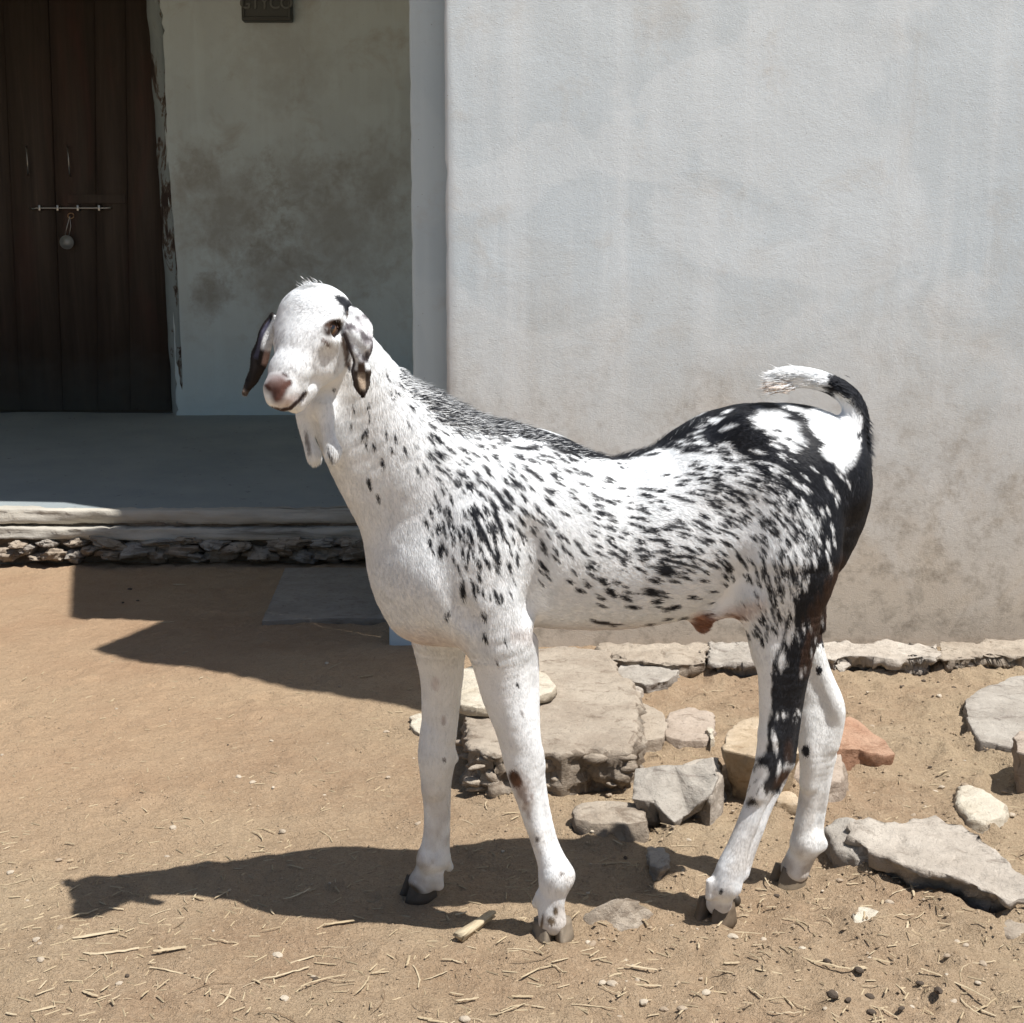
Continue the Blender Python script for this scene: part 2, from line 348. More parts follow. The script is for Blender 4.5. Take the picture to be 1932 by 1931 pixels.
# door leaves
n = NT('old_door_wood'); gr = n.noise(7, 7, .65, .6, vec=n.map((3.2, 3.2, .16))); g2 = n.noise(34, 5, .7, .3, vec=n.map((4, 4, .12)))
z = n.n('ShaderNodeSeparateXYZ', i_0=n.tc).outputs[2]
c = n.ramp(gr, [(.3, (.050, .038, .031)), (.6, (.080, .060, .048)), (.8, (.125, .095, .078))])
c = n.mix(n.math('MULTIPLY', n.ramp(n.noise(2.6, 4, .6, .8, vec=n.map((1, 1, .3))), [(.52, 0), (.68, .6)]), n.ramp(z, [(.55, 0), (.85, 1)])), c, (.115, .052, .043))
zz_ = n.math('ADD', z, n.math('MULTIPLY', n.noise(3, 5), .5))
c = n.mix(n.ramp(zz_, [(.56, .85), (.70, .55), (.88, 0)]), c, (.115, .125, .12))
c = n.mix(n.math('MULTIPLY', n.ramp(n.noise(24, 5, .7), [(.60, 0), (.68, .8)]), n.ramp(zz_, [(.5, 1), (.75, 0)])), c, (.06, .04, .03))
M_DOOR = n.out(c, .62, n.bump(g2, .5, .004))
n = NT('dull_steel'); M_STEEL = n.out((.42, .41, .39), .32, n.bump(n.noise(60), .3, .002), metal=1.0)
n = NT('brass'); M_BRASS = n.out((.5, .33, .2), .35, metal=1.0)
DY = YB+.075; zd0 = onY(200, 777, DY)[2]
def dx(px, py): return onY(px, py, DY)
DM = [(-70, -20), (-22, 10) , (90, 118)]
def board(bm, tl, tr, bl, br, y0, y1, z0, z1):
    """plank between two leaning edges: px at top (py=0) and bottom (py=777)"""
    def X(pt, pb, z):
        a = onY(pt, 0, DY); b = onY(pb, 777, DY); t = (z-a[2])/(b[2]-a[2]); return a[0]+(b[0]-a[0])*t
    g = .0012
    vs = [(X(tl, bl, z0)+g, z0), (X(tr, br, z0)-g, z0), (X(tr, br, z1)-g, z1), (X(tl, bl, z1)+g, z1)]
    f = [bm.verts.new((x, y0, z)) for x, z in vs]; k = [bm.verts.new((x, y1, z)) for x, z in vs]
    fs = [bm.faces.new(f), bm.faces.new(k[::-1])]+[bm.faces.new((f[i], k[i], k[(i+1) % 4], f[(i+1) % 4])) for i in range(4)]
    return fs
def leaf(name, edges, label):
    bm = bmesh.new()
    for i in range(len(edges)-1):
        (a, c_), (b, d) = edges[i], edges[i+1]
        board(bm, a, b, c_, d, DY+(.0015 if i % 2 else 0), DY+.04, zd0+.006, ZR-.05)
    bmesh.ops.bevel(bm, geom=bm.edges[:], offset=.002, segments=2, affect='EDGES')
    o = link(name, bm_mesh(name, bm), M_DOOR, house); o['label'] = label; return o
leafL = leaf('door_leaf', [(-130, -95), (-60, -28), (5, 38), (90, 118)], 'left door leaf of dark vertical planks'); leafL['label'] = 'left leaf of the dark plank door'
leafR = leaf('door_leaf', [(91, 119), (178, 184), (236, 246), (303, 322)], 'right leaf of the dark plank door')
bm = bmesh.new()   # ledges across the planks
bm_box(bm, onY(108, 0, DY)[0], onY(220, 0, DY)[0], DY-.008, DY+.003, onY(0, 390, DY)[2]+.012, onY(0, 368, DY)[2], .003)
link('ledge', bm_mesh('ledge', bm), M_DOOR, leafR)
bm = bmesh.new(); bm_box(bm, -2.7, XL+.03, DY+.045, DY+.09, zd0-.2, ZR); bm_box(bm, -2.72, onY(-125, 0, DY)[0], DY-.07, DY+.04, zd0-.2, ZR); link('door_backing', bm_mesh('door_backing', bm), M_DOOR, house, smooth=False)
def metal(name, pts, r, par, mat=None, label=None):
    bm = bmesh.new(); bm_tube(bm, [onY(*p) for p in pts], [r]*len(pts) if not hasattr(r, '__len__') else r, 8)
    o = link(name, bm_mesh(name, bm), mat or M_STEEL, par); 
    if label: o['label'] = label
    return o
metal('handle', [(49, 276, DY), (49.5, 279, DY-.03), (51, 300, DY-.036), (53, 328, DY-.03), (53.5, 332, DY)], .0038, leafL)
metal('handle', [(127, 277, DY), (127.5, 280, DY-.03), (129, 300, DY-.036), (131, 328, DY-.03), (131.5, 333, DY)], .0038, leafR)
metal('bolt', [(56, 394, DY-.012), (62, 395, DY-.02), (70, 393.5, DY-.02), (120, 393.6, DY-.02), (143, 393.6, DY-.02), (200, 393.6, DY-.02), (208, 393, DY-.016), (211, 391.5, DY-.01)], [.003, .0045, .005, .005, .005, .005, .0045, .003], leafR)
for x in (78, 112, 150, 190):
    bm = bmesh.new(); p = onY(x, 394, DY); bm_box(bm, p[0]-.006, p[0]+.006, DY-.03, DY+.002, p[2]-.014, p[2]+.014, .002)
    link('bolt_bracket', bm_mesh('bolt_bracket', bm), M_STEEL, leafL if x < 80 else leafR)
metal('staple', [(134+6*math.cos(a), 408+5*math.sin(a), DY-.014) for a in np.linspace(0, 6.28, 12)], .0028, leafR, M_BRASS)
pad = empty('padlock', tuple(onY(126, 458, DY-.03))); tag(pad, 'round steel padlock hanging on the dark plank door', 'padlock')
bm = bmesh.new(); r0 = bmesh.ops.create_cone(bm, cap_ends=True, segments=32, radius1=.034, radius2=.034, depth=.02, matrix=Matrix.Translation(Vector(onY(126, 458, DY-.035))) @ Matrix.Rotation(math.pi/2, 4, 'X'))
bmesh.ops.bevel(bm, geom=bm.edges[:], offset=.004, segments=2, affect='EDGES')
n = NT('dull_padlock'); M_PAD = n.out((.34, .35, .35), .45, n.bump(n.noise(80), .4, .002), metal=.7)
link('padlock_body', bm_mesh('padlock_body', bm), M_PAD, pad)
bm = bmesh.new(); p0 = onY(126, 446, DY-.035); p1 = onY(132, 410, DY-.022)
bm_tube(bm, [p0+np.array([-.008, 0, 0]), (p0+p1)/2+np.array([-.006, 0, 0]), p1+np.array([0, 0, .004]), (p0+p1)/2+np.array([.012, 0, 0]), p0+np.array([.010, 0, 0])], .0026, 8)
link('shackle', bm_mesh('shackle', bm), M_STEEL, pad)
# bright nails and chips on the jamb
for (x, y, r) in [(301, 68, .006), (290, 76, .004), (290, 98, .0035), (301, 98, .007), (297, 134, .006)]:
    bm = bmesh.new(); p = onY(x, y, DY-.012); bmesh.ops.create_uvsphere(bm, u_segments=10, v_segments=6, radius=r, matrix=Matrix.Translation(Vector(p)) @ Matrix.Diagonal((1, .5, .7, 1)))
    link('nail', bm_mesh('nail', bm), M_STEEL, house)
# porch floor (slopes gently up to the door), stone edge courses
n = NT('worn_cement'); a1 = n.noise(3, 6, .65); a2 = n.noise(80, 5, .7)
yy_ = n.n('ShaderNodeSeparateXYZ', i_0=n.tc).outputs[1]
c = n.mix(n.ramp(a1, [(.35, 0), (.7, 1)]), (.27, .31, .325), (.34, .375, .38)); c = n.mix(n.ramp(n.math('ADD', yy_, n.math('MULTIPLY', a1, .5)), [(0, 0), (1, 0)]), c, (.2, .2, .2))
c = n.mix(n.ramp(n.noise(26, 5, .7), [(.63, 0), (.7, .7)]), c, (.08, .06, .05))
M_CEM = n.out(c, .75, n.bump(a2, .4, .004))
n = NT('dusty_stone_edge'); a1 = n.noise(6, 6, .65, .6, vec=n.map((.35, 1, 4))); a2 = n.noise(70, 5, .7)
c = n.mix(n.ramp(a1, [(.3, 0), (.7, 1)]), (.36, .34, .30), (.60, .56, .48)); c = n.mix(n.ramp(a1, [(.3, .8), (.42, 0)]), c, (.14, .12, .09))
M_EDGE = n.out(c, .85, n.bump(n.math('ADD', a1, a2), .6, .006))
PE = onZ(400, 1062)[1]                      # face of the porch
zt0 = onY(400, 962, PE)[2]
xs = np.arange(-3.3, PX0+.3, .04); ys = np.concatenate([np.arange(PE, PE+.25, .02), np.arange(PE+.25, YB+.12, .06)])
Xg, Yg = np.meshgrid(xs, ys, indexing='ij'); P = np.stack([Xg.ravel(), Yg.ravel(), np.zeros(Xg.size)], 1)
t = (P[:, 1]-PE)/(YB-PE); P[:, 2] = zt0+(zf-zt0)*t+fbm(P, 2.5, 3, 6)*.005*np.clip(t*4, .4, 1)
e = P[:, 1] < PE+.001; P[e, 1] += fbm(P[e], 5, 3, 2)*.006; P[e, 2] -= .004
a, b = Xg.shape; ii = (np.arange(a-1)[:, None]*b+np.arange(b-1)[None]).ravel(); q = [tuple(t_) for t_ in np.stack([ii, ii+b, ii+b+1, ii+1], 1)]
V_ = P.tolist(); nb = len(V_)
for i in range(a): V_.append([V_[i*b][0], V_[i*b][1]+.004, onY(400, 986, PE)[2]])
for i in range(a-1): q.append((i*b, nb+i, nb+i+1, (i+1)*b))
link('porch_floor', pymesh('porch_floor', V_, q), M_CEM, house)
def course(name, py0, py1, yoff, mat, seed, jit=.004, x0=-3.3, x1=None):
    z1 = onY(400, py0, PE+yoff)[2]; z0 = onY(400, py1, PE+yoff)[2]; x1 = PX0+.25 if x1 is None else x1
    xs = np.arange(x0, x1, .015); prof = [(.10, z1), (.02, z1), (.004, z1-.001), (.0, z1-.005), (-.002, z1*.75+z0*.25), (-.001, (z0+z1)/2), (.001, z1*.25+z0*.75), (.003, z0+.003), (.014, z0), (.10, z0)]
    P = np.array([[x, PE+yoff+y, z] for x in xs for (y, z) in prof]); k = len(prof)
    m = P[:, 1] < PE+yoff+.05; d = (fbm(P*np.array([.35, 1, 3]), 12, 5, seed, .6)+.6*np.minimum(fbm(P*np.array([1, 1, 2]), 20, 3, seed+4), 0))*jit*1.3; P[m, 2] += fbm(P[m], 30, 3, seed+7)*.003; m = P[:, 1] < PE+yoff+.05; P[m, 1] += d[m]; P[:, 2] += fbm(P*np.array([1, 0, 1]), 3, 3, seed+1)*jit*.6
    q = [(i*k+j, (i+1)*k+j, (i+1)*k+j+1, i*k+j+1) for i in range(len(xs)-1) for j in range(k-1)]
    o = link(name, pymesh(name, P, q), mat, house); return o
course('edge_course', 962.5, 991, -.018, M_EDGE, 3, .007)['label'] = 'upper stone course along the porch edge'
course('edge_course', 997, 1020, -.045, M_EDGE, 5, .008)['label'] = 'lower stone course along the porch edge'
xs_ = np.arange(-3.3, PX0+.28, .012); zs_ = np.arange(-.05, zt0-.02, .010); Xg, Zg = np.meshgrid(xs_, zs_, indexing='ij')
P = np.stack([Xg.ravel(), np.full(Xg.size, PE+.002), Zg.ravel()], 1); P[:, 1] -= (fbm(P*np.array([.6, 1, 1.4]), 16, 4, 77)*.014+np.clip(fbm(P*np.array([.6, 1, 1.6]), 30, 3, 78)*3, -1, 1)*.008)
a, b = Xg.shape; ii = (np.arange(a-1)[:, None]*b+np.arange(b-1)[None]).ravel(); q = [tuple(t_) for t_ in np.stack([ii, ii+b, ii+b+1, ii+1], 1)]
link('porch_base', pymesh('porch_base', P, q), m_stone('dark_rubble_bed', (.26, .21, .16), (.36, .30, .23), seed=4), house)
# roof over porch and house: unseen slab, eave outline made up to cast the ground shade line
def up(px, py, z): p = onZ(px, py, z) if z is not None else None; return p-L*((ZR-p[2])/-L[2])*1.0 if False else p+(-L)*((ZR-p[2])/(-L[2]))
def upY(px, py, Y): p = onY(px, py, Y); return p+(-L)*((ZR-p[2])/(-L[2]))
ev = [up(-500, 948, zt0), up(-100, 950, zt0), up(120, 953, zt0), up(232, 965, zt0), upY(238, 1000, PE-.045), up(152, 1066, .0), up(150, 1168, 0), up(330, 1175, 0), up(196, 1228, 0), up(260, 1246, 0), up(372, 1262, 0), up(560, 1300, 0), up(700, 1324, 0), up(808, 1343, 0), up(862, 1352, 0), up(862, 1290, 0)]
cor = np.array([EX, WY, ZR]); g0 = np.array([EX, WY, 0])-L*(ZR/-L[2])*-1*-1
g0 = np.array([EX, WY, 0.0])+(-L)*(ZR/(-L[2])); g0[0] += .012
poly = [tuple(p[:2]) for p in ev]+[tuple(g0[:2]), (EX+.012, WY-.001), (3.4, WY-.001), (3.4, 7.4), (-3.6, 7.4), (-3.6, float(ev[0][1]))]
bm = bmesh.new(); tv = [bm.verts.new((x, y, ZR)) for x, y in poly]; bv = [bm.verts.new((x, y, ZR+.08)) for x, y in poly]
from mathutils.geometry import tessellate_polygon
for tr in tessellate_polygon([[Vector((x, y, 0)) for x, y in poly]]):
    bm.faces.new([tv[i] for i in tr]); bm.faces.new([bv[i] for i in tr])
for i in range(len(poly)): bm.faces.new((tv[i], tv[(i+1) % len(poly)], bv[(i+1) % len(poly)], bv[i]))
link('roof', bm_mesh('roof', bm), M_GREY, house, smooth=False)['label'] = 'unseen roof slab with an eave shaped to cast the porch shade'
# meter box on the porch wall
n = NT('dark_cast_metal'); M_BOX = n.out((.075, .08, .075), .42, n.bump(n.noise(90, 4), .35, .003), metal=.25)
bx = empty('meter_box', tuple(onY(508, 15, YB-.02))); tag(bx, 'small dark cast box with raised lettering fixed high on the porch wall', 'meter box')
x0 = onY(459, 20, YB)[0]; x1 = onY(554, 20, YB)[0]; z0 = onY(500, 41, YB-.05)[2]; z1 = z0+.30
bm = bmesh.new(); bm_box(bm, x0, x1, YB-.055, YB-.002, z0, z1, .012, 3); link('case', bm_mesh('case', bm), M_BOX, bx)
bm = bmesh.new()
for (a_, b_, c_, d_) in [(x0+.008, x1-.008, z0+.010, z0+.020), (x0+.008, x1-.008, z1-.02, z1-.01)]: bm_box(bm, a_, b_, YB-.062, YB-.05, c_, d_, .003)
for (a_, b_) in [(x0+.006, x0+.016), (x1-.016, x1-.006)]: bm_box(bm, a_, b_, YB-.0625, YB-.05, z0+.012, z1-.012, .003)
link('rim', bm_mesh('rim', bm), M_BOX, bx)
def words_on(txt, size, x, z, par):
    cu = bpy.data.curves.new('lettering', 'FONT'); cu.body = txt; cu.size = size; cu.extrude = .004; cu.bevel_depth = .0012; cu.align_x = 'CENTER'
    o = bpy.data.objects.new('lettering', cu); COL.objects.link(o); dg = bpy.context.evaluated_depsgraph_get()
    me = bpy.data.meshes.new_from_object(o.evaluated_get(dg)); bpy.data.objects.remove(o)
    q = link('lettering', me, M_LET, None, smooth=False); q.rotation_euler = (math.pi/2, 0, 0); q.location = (x, YB-.057, z)
    q.parent = par; q.matrix_parent_inverse = parent_inv(par); return q
n = NT('worn_raised_letters'); M_LET = n.out((.16, .165, .155), .4, metal=.3)
words_on('GTYCO', .072, (x0+x1)/2, onY(500, 17, YB-.057)[2], bx)
# ================================================================== STONES
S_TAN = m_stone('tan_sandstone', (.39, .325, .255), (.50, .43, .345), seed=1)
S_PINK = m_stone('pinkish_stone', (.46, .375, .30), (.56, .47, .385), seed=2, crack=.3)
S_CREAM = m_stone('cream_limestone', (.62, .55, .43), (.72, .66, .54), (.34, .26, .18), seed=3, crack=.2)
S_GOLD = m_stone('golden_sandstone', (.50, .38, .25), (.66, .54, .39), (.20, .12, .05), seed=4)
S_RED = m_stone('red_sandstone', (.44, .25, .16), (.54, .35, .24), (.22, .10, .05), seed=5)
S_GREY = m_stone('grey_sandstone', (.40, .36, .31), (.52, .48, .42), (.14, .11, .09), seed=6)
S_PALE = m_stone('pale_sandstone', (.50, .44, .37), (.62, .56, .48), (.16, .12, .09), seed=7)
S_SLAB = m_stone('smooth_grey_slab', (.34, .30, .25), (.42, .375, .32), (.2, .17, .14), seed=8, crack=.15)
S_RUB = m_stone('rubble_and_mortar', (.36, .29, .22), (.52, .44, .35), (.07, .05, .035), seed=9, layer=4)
def ST(name, label, cat, *a, group=None, **k):
    o = stone(name, *a, **k); tag(o, label, cat, group); return o
# big broken step of stone and mortar
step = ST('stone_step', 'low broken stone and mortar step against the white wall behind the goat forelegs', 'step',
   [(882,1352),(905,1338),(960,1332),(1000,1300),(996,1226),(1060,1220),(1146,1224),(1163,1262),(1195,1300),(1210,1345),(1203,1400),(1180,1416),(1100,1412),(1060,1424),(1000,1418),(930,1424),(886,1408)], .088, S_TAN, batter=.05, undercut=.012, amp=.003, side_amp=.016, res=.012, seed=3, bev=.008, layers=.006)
bm = bmesh.new()     # rubble pieces set in its face
for i in range(34):
    if i < 24:
        x = rng.uniform(890, 1200); p = onZ(x, 1412+rng.uniform(-2, 6), .088); z = rng.uniform(.0, .082); yo = -.012
    else:
        yq = rng.uniform(1345, 1412); p = onZ(np.interp(yq, [1345, 1412], [884, 890]), yq, .088); z = rng.uniform(.0, .08); yo = 0
    me_ = blob(rng.uniform(.008, .019), i, (rng.uniform(1, 1.7), .7, rng.uniform(.35, .7)), 2, .3)
    tmp = bmesh.new(); tmp.from_mesh(me_); bmesh.ops.rotate(tmp, verts=tmp.verts, cent=(0, 0, 0), matrix=Matrix.Rotation(rng.normal(0, .35), 3, 'Y')); bmesh.ops.translate(tmp, verts=tmp.verts, vec=(p[0], p[1]+yo+rng.uniform(-.004, .006), z)); tmp.to_mesh(me_); tmp.free(); bm.from_mesh(me_)
sb = bmesh.new(); sb.from_mesh(step.data)
tmp_ = bpy.data.meshes.new('tmp'); bmesh.ops.translate(bm, verts=bm.verts, vec=-step.location); bm.to_mesh(tmp_); bm.free(); sb.from_mesh(tmp_); sb.to_mesh(step.data); sb.free(); step.data.polygons.foreach_set('use_smooth', [True]*len(step.data.polygons))
ST('stone_tile', 'smooth cream stone tile lying on the broken step', 'tile', [(872,1262),(930,1246),(985,1250),(1030,1272),(1049,1294),(1040,1306),(1000,1318),(970,1332),(900,1336),(868,1330)], .112, S_CREAM, bottom=.094, batter=.1, bev=.003, amp=.0012, res=.014, seed=5, rag=0)
ST('flat_stone', 'flat stones half sunk in the dirt beside the broken step', 'stone', [(1150,1343),(1195,1320),(1250,1345),(1262,1375),(1250,1392),(1215,1396),(1165,1372)], .022, S_TAN, seed=11, res=.012)['label'] = 'flat tan stone half sunk between the broken step and its square neighbour'
ST('flat_stone', 'square tan stone sunk in the dirt right of the broken step', 'stone', [(1262,1345),(1300,1335),(1345,1345),(1350,1380),(1335,1396),(1285,1397),(1256,1388)], .022, S_PINK, seed=12, res=.012)
ST('stone_chip', 'small pale chip standing against the square tan stone', 'stone', [(1333,1372),(1345,1370),(1350,1392),(1340,1396)], .03, S_CREAM, seed=13, res=.008, bev=.002)
ST('tilted_slab', 'tilted pale grey slab with a pointed lower end below the broken step', 'stone', [(1199,1452,.075),(1250,1446,.085),(1302,1444,.085),(1340,1432,.09),(1354,1470,.08),(1340,1500,.06),(1300,1535,.03),(1272,1552,.03),(1236,1512,.05),(1192,1508,.055)], .06, S_GREY, bottom=.0, batter=-.6, seed=14, amp=.003, res=.010, bev=.004)
ST('wedge_stone', 'pale stone wedged behind the tilted grey slab', 'stone', [(1292,1444),(1330,1428),(1356,1430),(1358,1475),(1340,1500),(1310,1480)], .06, S_PALE, seed=15, res=.012)
ST('brick_stone', 'long flat brown stone lying under the front of the broken step', 'stone', [(1088,1522),(1110,1514),(1170,1514),(1210,1518),(1216,1548),(1180,1553),(1120,1552),(1084,1542)], .035, S_TAN, seed=16, res=.011, layers=.003)
ST('sandstone_block', 'large golden sandstone block behind the near hind leg', 'stone', [(1363,1415),(1366,1388),(1388,1362),(1420,1350),(1470,1352),(1512,1372),(1512,1420),(1480,1432),(1430,1428)], .105, S_GOLD, batter=-.05, undercut=.03, bottom=-.01, seed=17, amp=.003, side_amp=.007, res=.011, bev=.005)
ST('foot_stone', 'small golden stone at the foot of the sandstone block', 'stone', [(1452,1498),(1475,1482),(1505,1498),(1508,1518),(1470,1514)], .03, S_GOLD, seed=18, res=.009)
ST('pink_rock', 'smooth pale pink rock behind the far hind leg', 'stone', [(1478,1440),(1492,1405),(1530,1388),(1570,1400),(1592,1440),(1590,1470),(1560,1478),(1500,1470)], .045, S_PINK, batter=.3, seed=19, bev=.006, res=.012)
ST('red_rock', 'wedge of red sandstone behind the far hind hock', 'stone', [(1570,1385,.085),(1580,1362,.09),(1602,1350,.09),(1632,1368,.078),(1668,1400,.055),(1688,1424,.035),(1664,1428,.035),(1620,1414,.05),(1576,1414,.06)], .06, S_RED, batter=.0, seed=20, res=.009, bev=.004, rag=1.5, amp=.002, undercut=.015, bottom=-.015)
ST('flat_slab', 'large flat grey slab at the right near the wall footing', 'stone', [(1822,1322),(1850,1300),(1905,1278),(2010,1262),(2060,1300),(2040,1380),(1965,1410),(1910,1412),(1850,1398),(1826,1360)], .026, S_GREY, seed=21, res=.014, batter=.1, amp=.0025)
ST('edge_rock', 'pinkish rock resting on the large flat slab at the right edge', 'stone', [(1914,1392),(1940,1375),(1990,1380),(1995,1410),(1945,1425),(1918,1420)], .085, S_PINK, bottom=.0, batter=-.1, seed=22, res=.011)
ST('cream_stone', 'rounded cream stone lying right of the far hind leg near the long boulder', 'stone', [(1804,1482),(1825,1478),(1862,1490),(1897,1518),(1888,1542),(1860,1550),(1828,1545),(1806,1520)], .026, S_CREAM, seed=23, res=.010, bev=.008)
ST('long_boulder', 'long pale layered boulder lying at the lower right', 'stone', [(1604,1548,0.061),(1640,1546,0.068),(1700,1556,0.065),(1735,1545,0.065),(1765,1540,0.065),(1830,1570,0.061),(1900,1620,0.058),(1935,1660,0.050),(1938,1690,0.036),(1900,1702,0.032),(1850,1672,0.047),(1780,1648,0.050),(1700,1636,0.050),(1640,1612,0.050),(1608,1578,0.054)], .07, S_PALE, bottom=.0, batter=0, undercut=.035, seed=24, amp=.004, side_amp=.008, res=.012, bev=.004, layers=.008)
ST('split_stone', 'lower pale stone at the left end of the long boulder', 'stone', [(1556,1560,.05),(1580,1547,.055),(1612,1548,.06),(1640,1600,.05),(1660,1622,.04),(1615,1618,.035),(1575,1604,.035)], .05, S_GREY, batter=.05, seed=25, res=.010, bev=.006)
ST('white_stone', 'small angular white stone in the right foreground', 'stone', [(1610,1716),(1635,1708),(1668,1720),(1662,1734),(1640,1742),(1612,1740)], .020, S_CREAM, seed=26, res=.008, bev=.003)
ST('round_stone', 'round grey stone lying in the shadow under the goat belly', 'stone', [(1222,1606),(1235,1597),(1255,1598),(1264,1612),(1262,1630),(1245,1640),(1226,1634)], .028, S_GREY, batter=-.1, bottom=0, seed=27, res=.007, bev=.006)
ST('buried_rock', 'pale rock mostly buried beside the near front hoof', 'stone', [(1120,1712,.026),(1150,1700,.034),(1180,1692,.038),(1205,1700,.030),(1236,1726,.006),(1200,1748,.004),(1130,1750,.004),(1088,1738,.004)], .02, S_TAN, batter=.6, seed=28, res=.010, bev=.008)
ST('pale_stone', 'small pale stone behind the far foreleg at the shade edge', 'stone', [(776,1352),(790,1343),(812,1348),(812,1378),(790,1384),(775,1370)], .02, S_CREAM, seed=29, res=.008)
ST('corner_stone', 'flat pale stone half buried at the lower right corner', 'stone', [(1884,1740),(1905,1734),(1960,1740),(1965,1768),(1905,1768),(1892,1762)], .008, S_TAN, seed=30, res=.010)
# slab step before the porch
slab = ST('slab_step', 'smooth grey slab step lying in the shade before the porch', 'step', [(538,1072),(640,1071),(760,1074),(775,1167),(640,1166),(494,1172)], .024, S_SLAB, bottom=.0, batter=0, bev=.003, amp=.001, res=.02, seed=32, rag=0)
# rubble foundation of the porch: each stone its own
nstone = 0
for i, (px_, py_, wd, hh) in enumerate([(15,1046,30,12),(50,1038,22,9),(70,1053,24,9),(105,1048,26,13),(140,1052,20,10),(170,1040,34,10),(35,1028,20,8),(90,1028,24,8),(140,1026,26,8),(215,1046,30,14),(255,1040,30,12),
     (300,1048,34,13),(345,1038,36,12),(372,1054,30,12),(415,1046,38,16),(450,1032,30,10),(402,1026,26,9),(492,1048,34,16),(540,1040,34,12),(575,1050,40,13),(620,1046,34,14),(668,1042,30,16),(300,1026,40,9),(352,1022,30,8),(545,1024,40,9),(610,1026,46,9),(660,1020,30,8),(205,1025,30,8)]):
    p = onY(px_, py_, PE-.05); dpx = depth(p)/F_PX
    me_ = blob(1, 40+i, (wd*dpx*rng.uniform(.65, 1.15), .05, hh*dpx*rng.uniform(.7, 1.15)), 4, .30, 3.4, .50); o = link('rubble_stone', me_, [S_RUB, S_GREY, S_TAN][i % 3]); o.location = (p[0], p[1]+.012*(i % 3), p[2]); o.rotation_euler = (rng.normal(0, .15), rng.normal(0, .13), 0)
    side = 'sunlit left end' if px_ < 150 else 'shaded part'
    tag(o, 'rough stone packed in the %s of the rubble course under the porch edge' % side, 'stone', 'rubble stones under the porch edge, ' + ('sunlit end' if px_ < 150 else 'shaded part'))
# footing stones at the foot of the white wall
fo = [([(1130,1216),(1250,1214),(1332,1216),(1334,1250),(1300,1256),(1240,1252),(1180,1250),(1140,1240)], 'broken grey footing stone nearest the step under the white wall'),
      ([(1336,1215),(1440,1214),(1522,1215),(1524,1246),(1480,1252),(1400,1250),(1342,1254)], 'layered footing stone under the wall left of the hind legs'),
      ([(1526,1214),(1640,1214),(1768,1214),(1770,1242),(1700,1246),(1620,1240),(1530,1246)], 'long footing stone under the wall just right of the hind legs'),
      ([(1772,1212),(1900,1212),(2090,1212),(2092,1238),(1980,1236),(1880,1240),(1778,1244)], 'footing stone under the wall at the right edge')]
for i, (pl, lb) in enumerate(fo):
    ST('footing_stone', lb, 'stone', pl, .040, [S_TAN, S_GREY, S_PALE, S_TAN][i], bottom=-.02, batter=0, undercut=.050, amp=.005, side_amp=.014, res=.011, seed=50+i, bev=.004, layers=.010, rag=7.0, group='footing stones along the white wall')
ST('footing_rubble', 'jagged loose stone before the footing between step and belly', 'stone', [(1160,1262),(1186,1248),(1240,1256),(1282,1266),(1262,1284),(1220,1292),(1172,1280)], .03, S_GREY, undercut=.01, bottom=-.01, seed=61, res=.009, side_amp=.008)
ST('footing_chip', 'small angular chip lying in front of the first footing stone', 'stone', [(1183,1300),(1196,1290),(1212,1302),(1205,1312)], .02, S_PALE, seed=60, res=.008, bev=.002)

# soil banked against the stones
gm = bpy.data.objects['ground'].data; nb_ = fbm(Pg, 18, 3, 60)
for T_, uc in OUT:
    lo = T_.min(0)-.06; hi = T_.max(0)+.06; m = np.where((Pg[:, 0] > lo[0]) & (Pg[:, 0] < hi[0]) & (Pg[:, 1] > lo[1]) & (Pg[:, 1] < hi[1]))[0]
    q = Pg[m, :2]; d = np.full(len(m), 9.0)
    for i in range(len(T_)):
        a = T_[i-1]; b = T_[i]; ab = b-a; t = np.clip(((q-a)@ab)/max(ab@ab, 1e-9), 0, 1); d = np.minimum(d, np.hypot(*(q-a-t[:, None]*ab).T))
    zg[m] += np.clip(1-d/(.035+.015*nb_[m]), 0, 1)**1.5*(.008+.009*nb_[m])
Pg[:, 2] = zg; gm.vertices.foreach_set('co', Pg.ravel()); gm.update()
# ================================================================== THE GOAT
# ---- coat painting: colour of the hide, laid out on a side view of the animal
CX0, CY0, CW, CH = 430, 490, 1260, 1340
WHITE = np.array([.905, .925, .935]); BLACK = np.array([.022, .024, .030]); BROWN = np.array([.075, .040, .026])
coat = np.ones((CH, CW, 3))*WHITE
def dab(cx, cy, ln, wd, ang, col, soft=.25, strength=1.0, wob=0.0):
    """ellipse half-length ln, half-width wd, rotated ang (degrees, clockwise on screen)"""
    R = int(ln+wd+4); x0 = max(int(cx)-R-CX0, 0); x1 = min(int(cx)+R-CX0, CW); y0 = max(int(cy)-R-CY0, 0); y1 = min(int(cy)+R-CY0, CH)
    if x1 <= x0 or y1 <= y0: return
    yy, xx = np.mgrid[y0:y1, x0:x1]; dx = xx+CX0-cx; dy = yy+CY0-cy
    a = math.radians(ang); u = (dx*math.cos(a)+dy*math.sin(a))/ln; v = (-dx*math.sin(a)+dy*math.cos(a))/wd
    d = np.sqrt(u*u+v*v)
    if wob: d = d + wob*np.sin(u*5+cx)*np.cos(v*4+cy)
    m = np.clip((1+soft-d)/(2*soft), 0, 1)[..., None]*strength
    coat[y0:y1, x0:x1] = coat[y0:y1, x0:x1]*(1-m)+np.asarray(col)*m
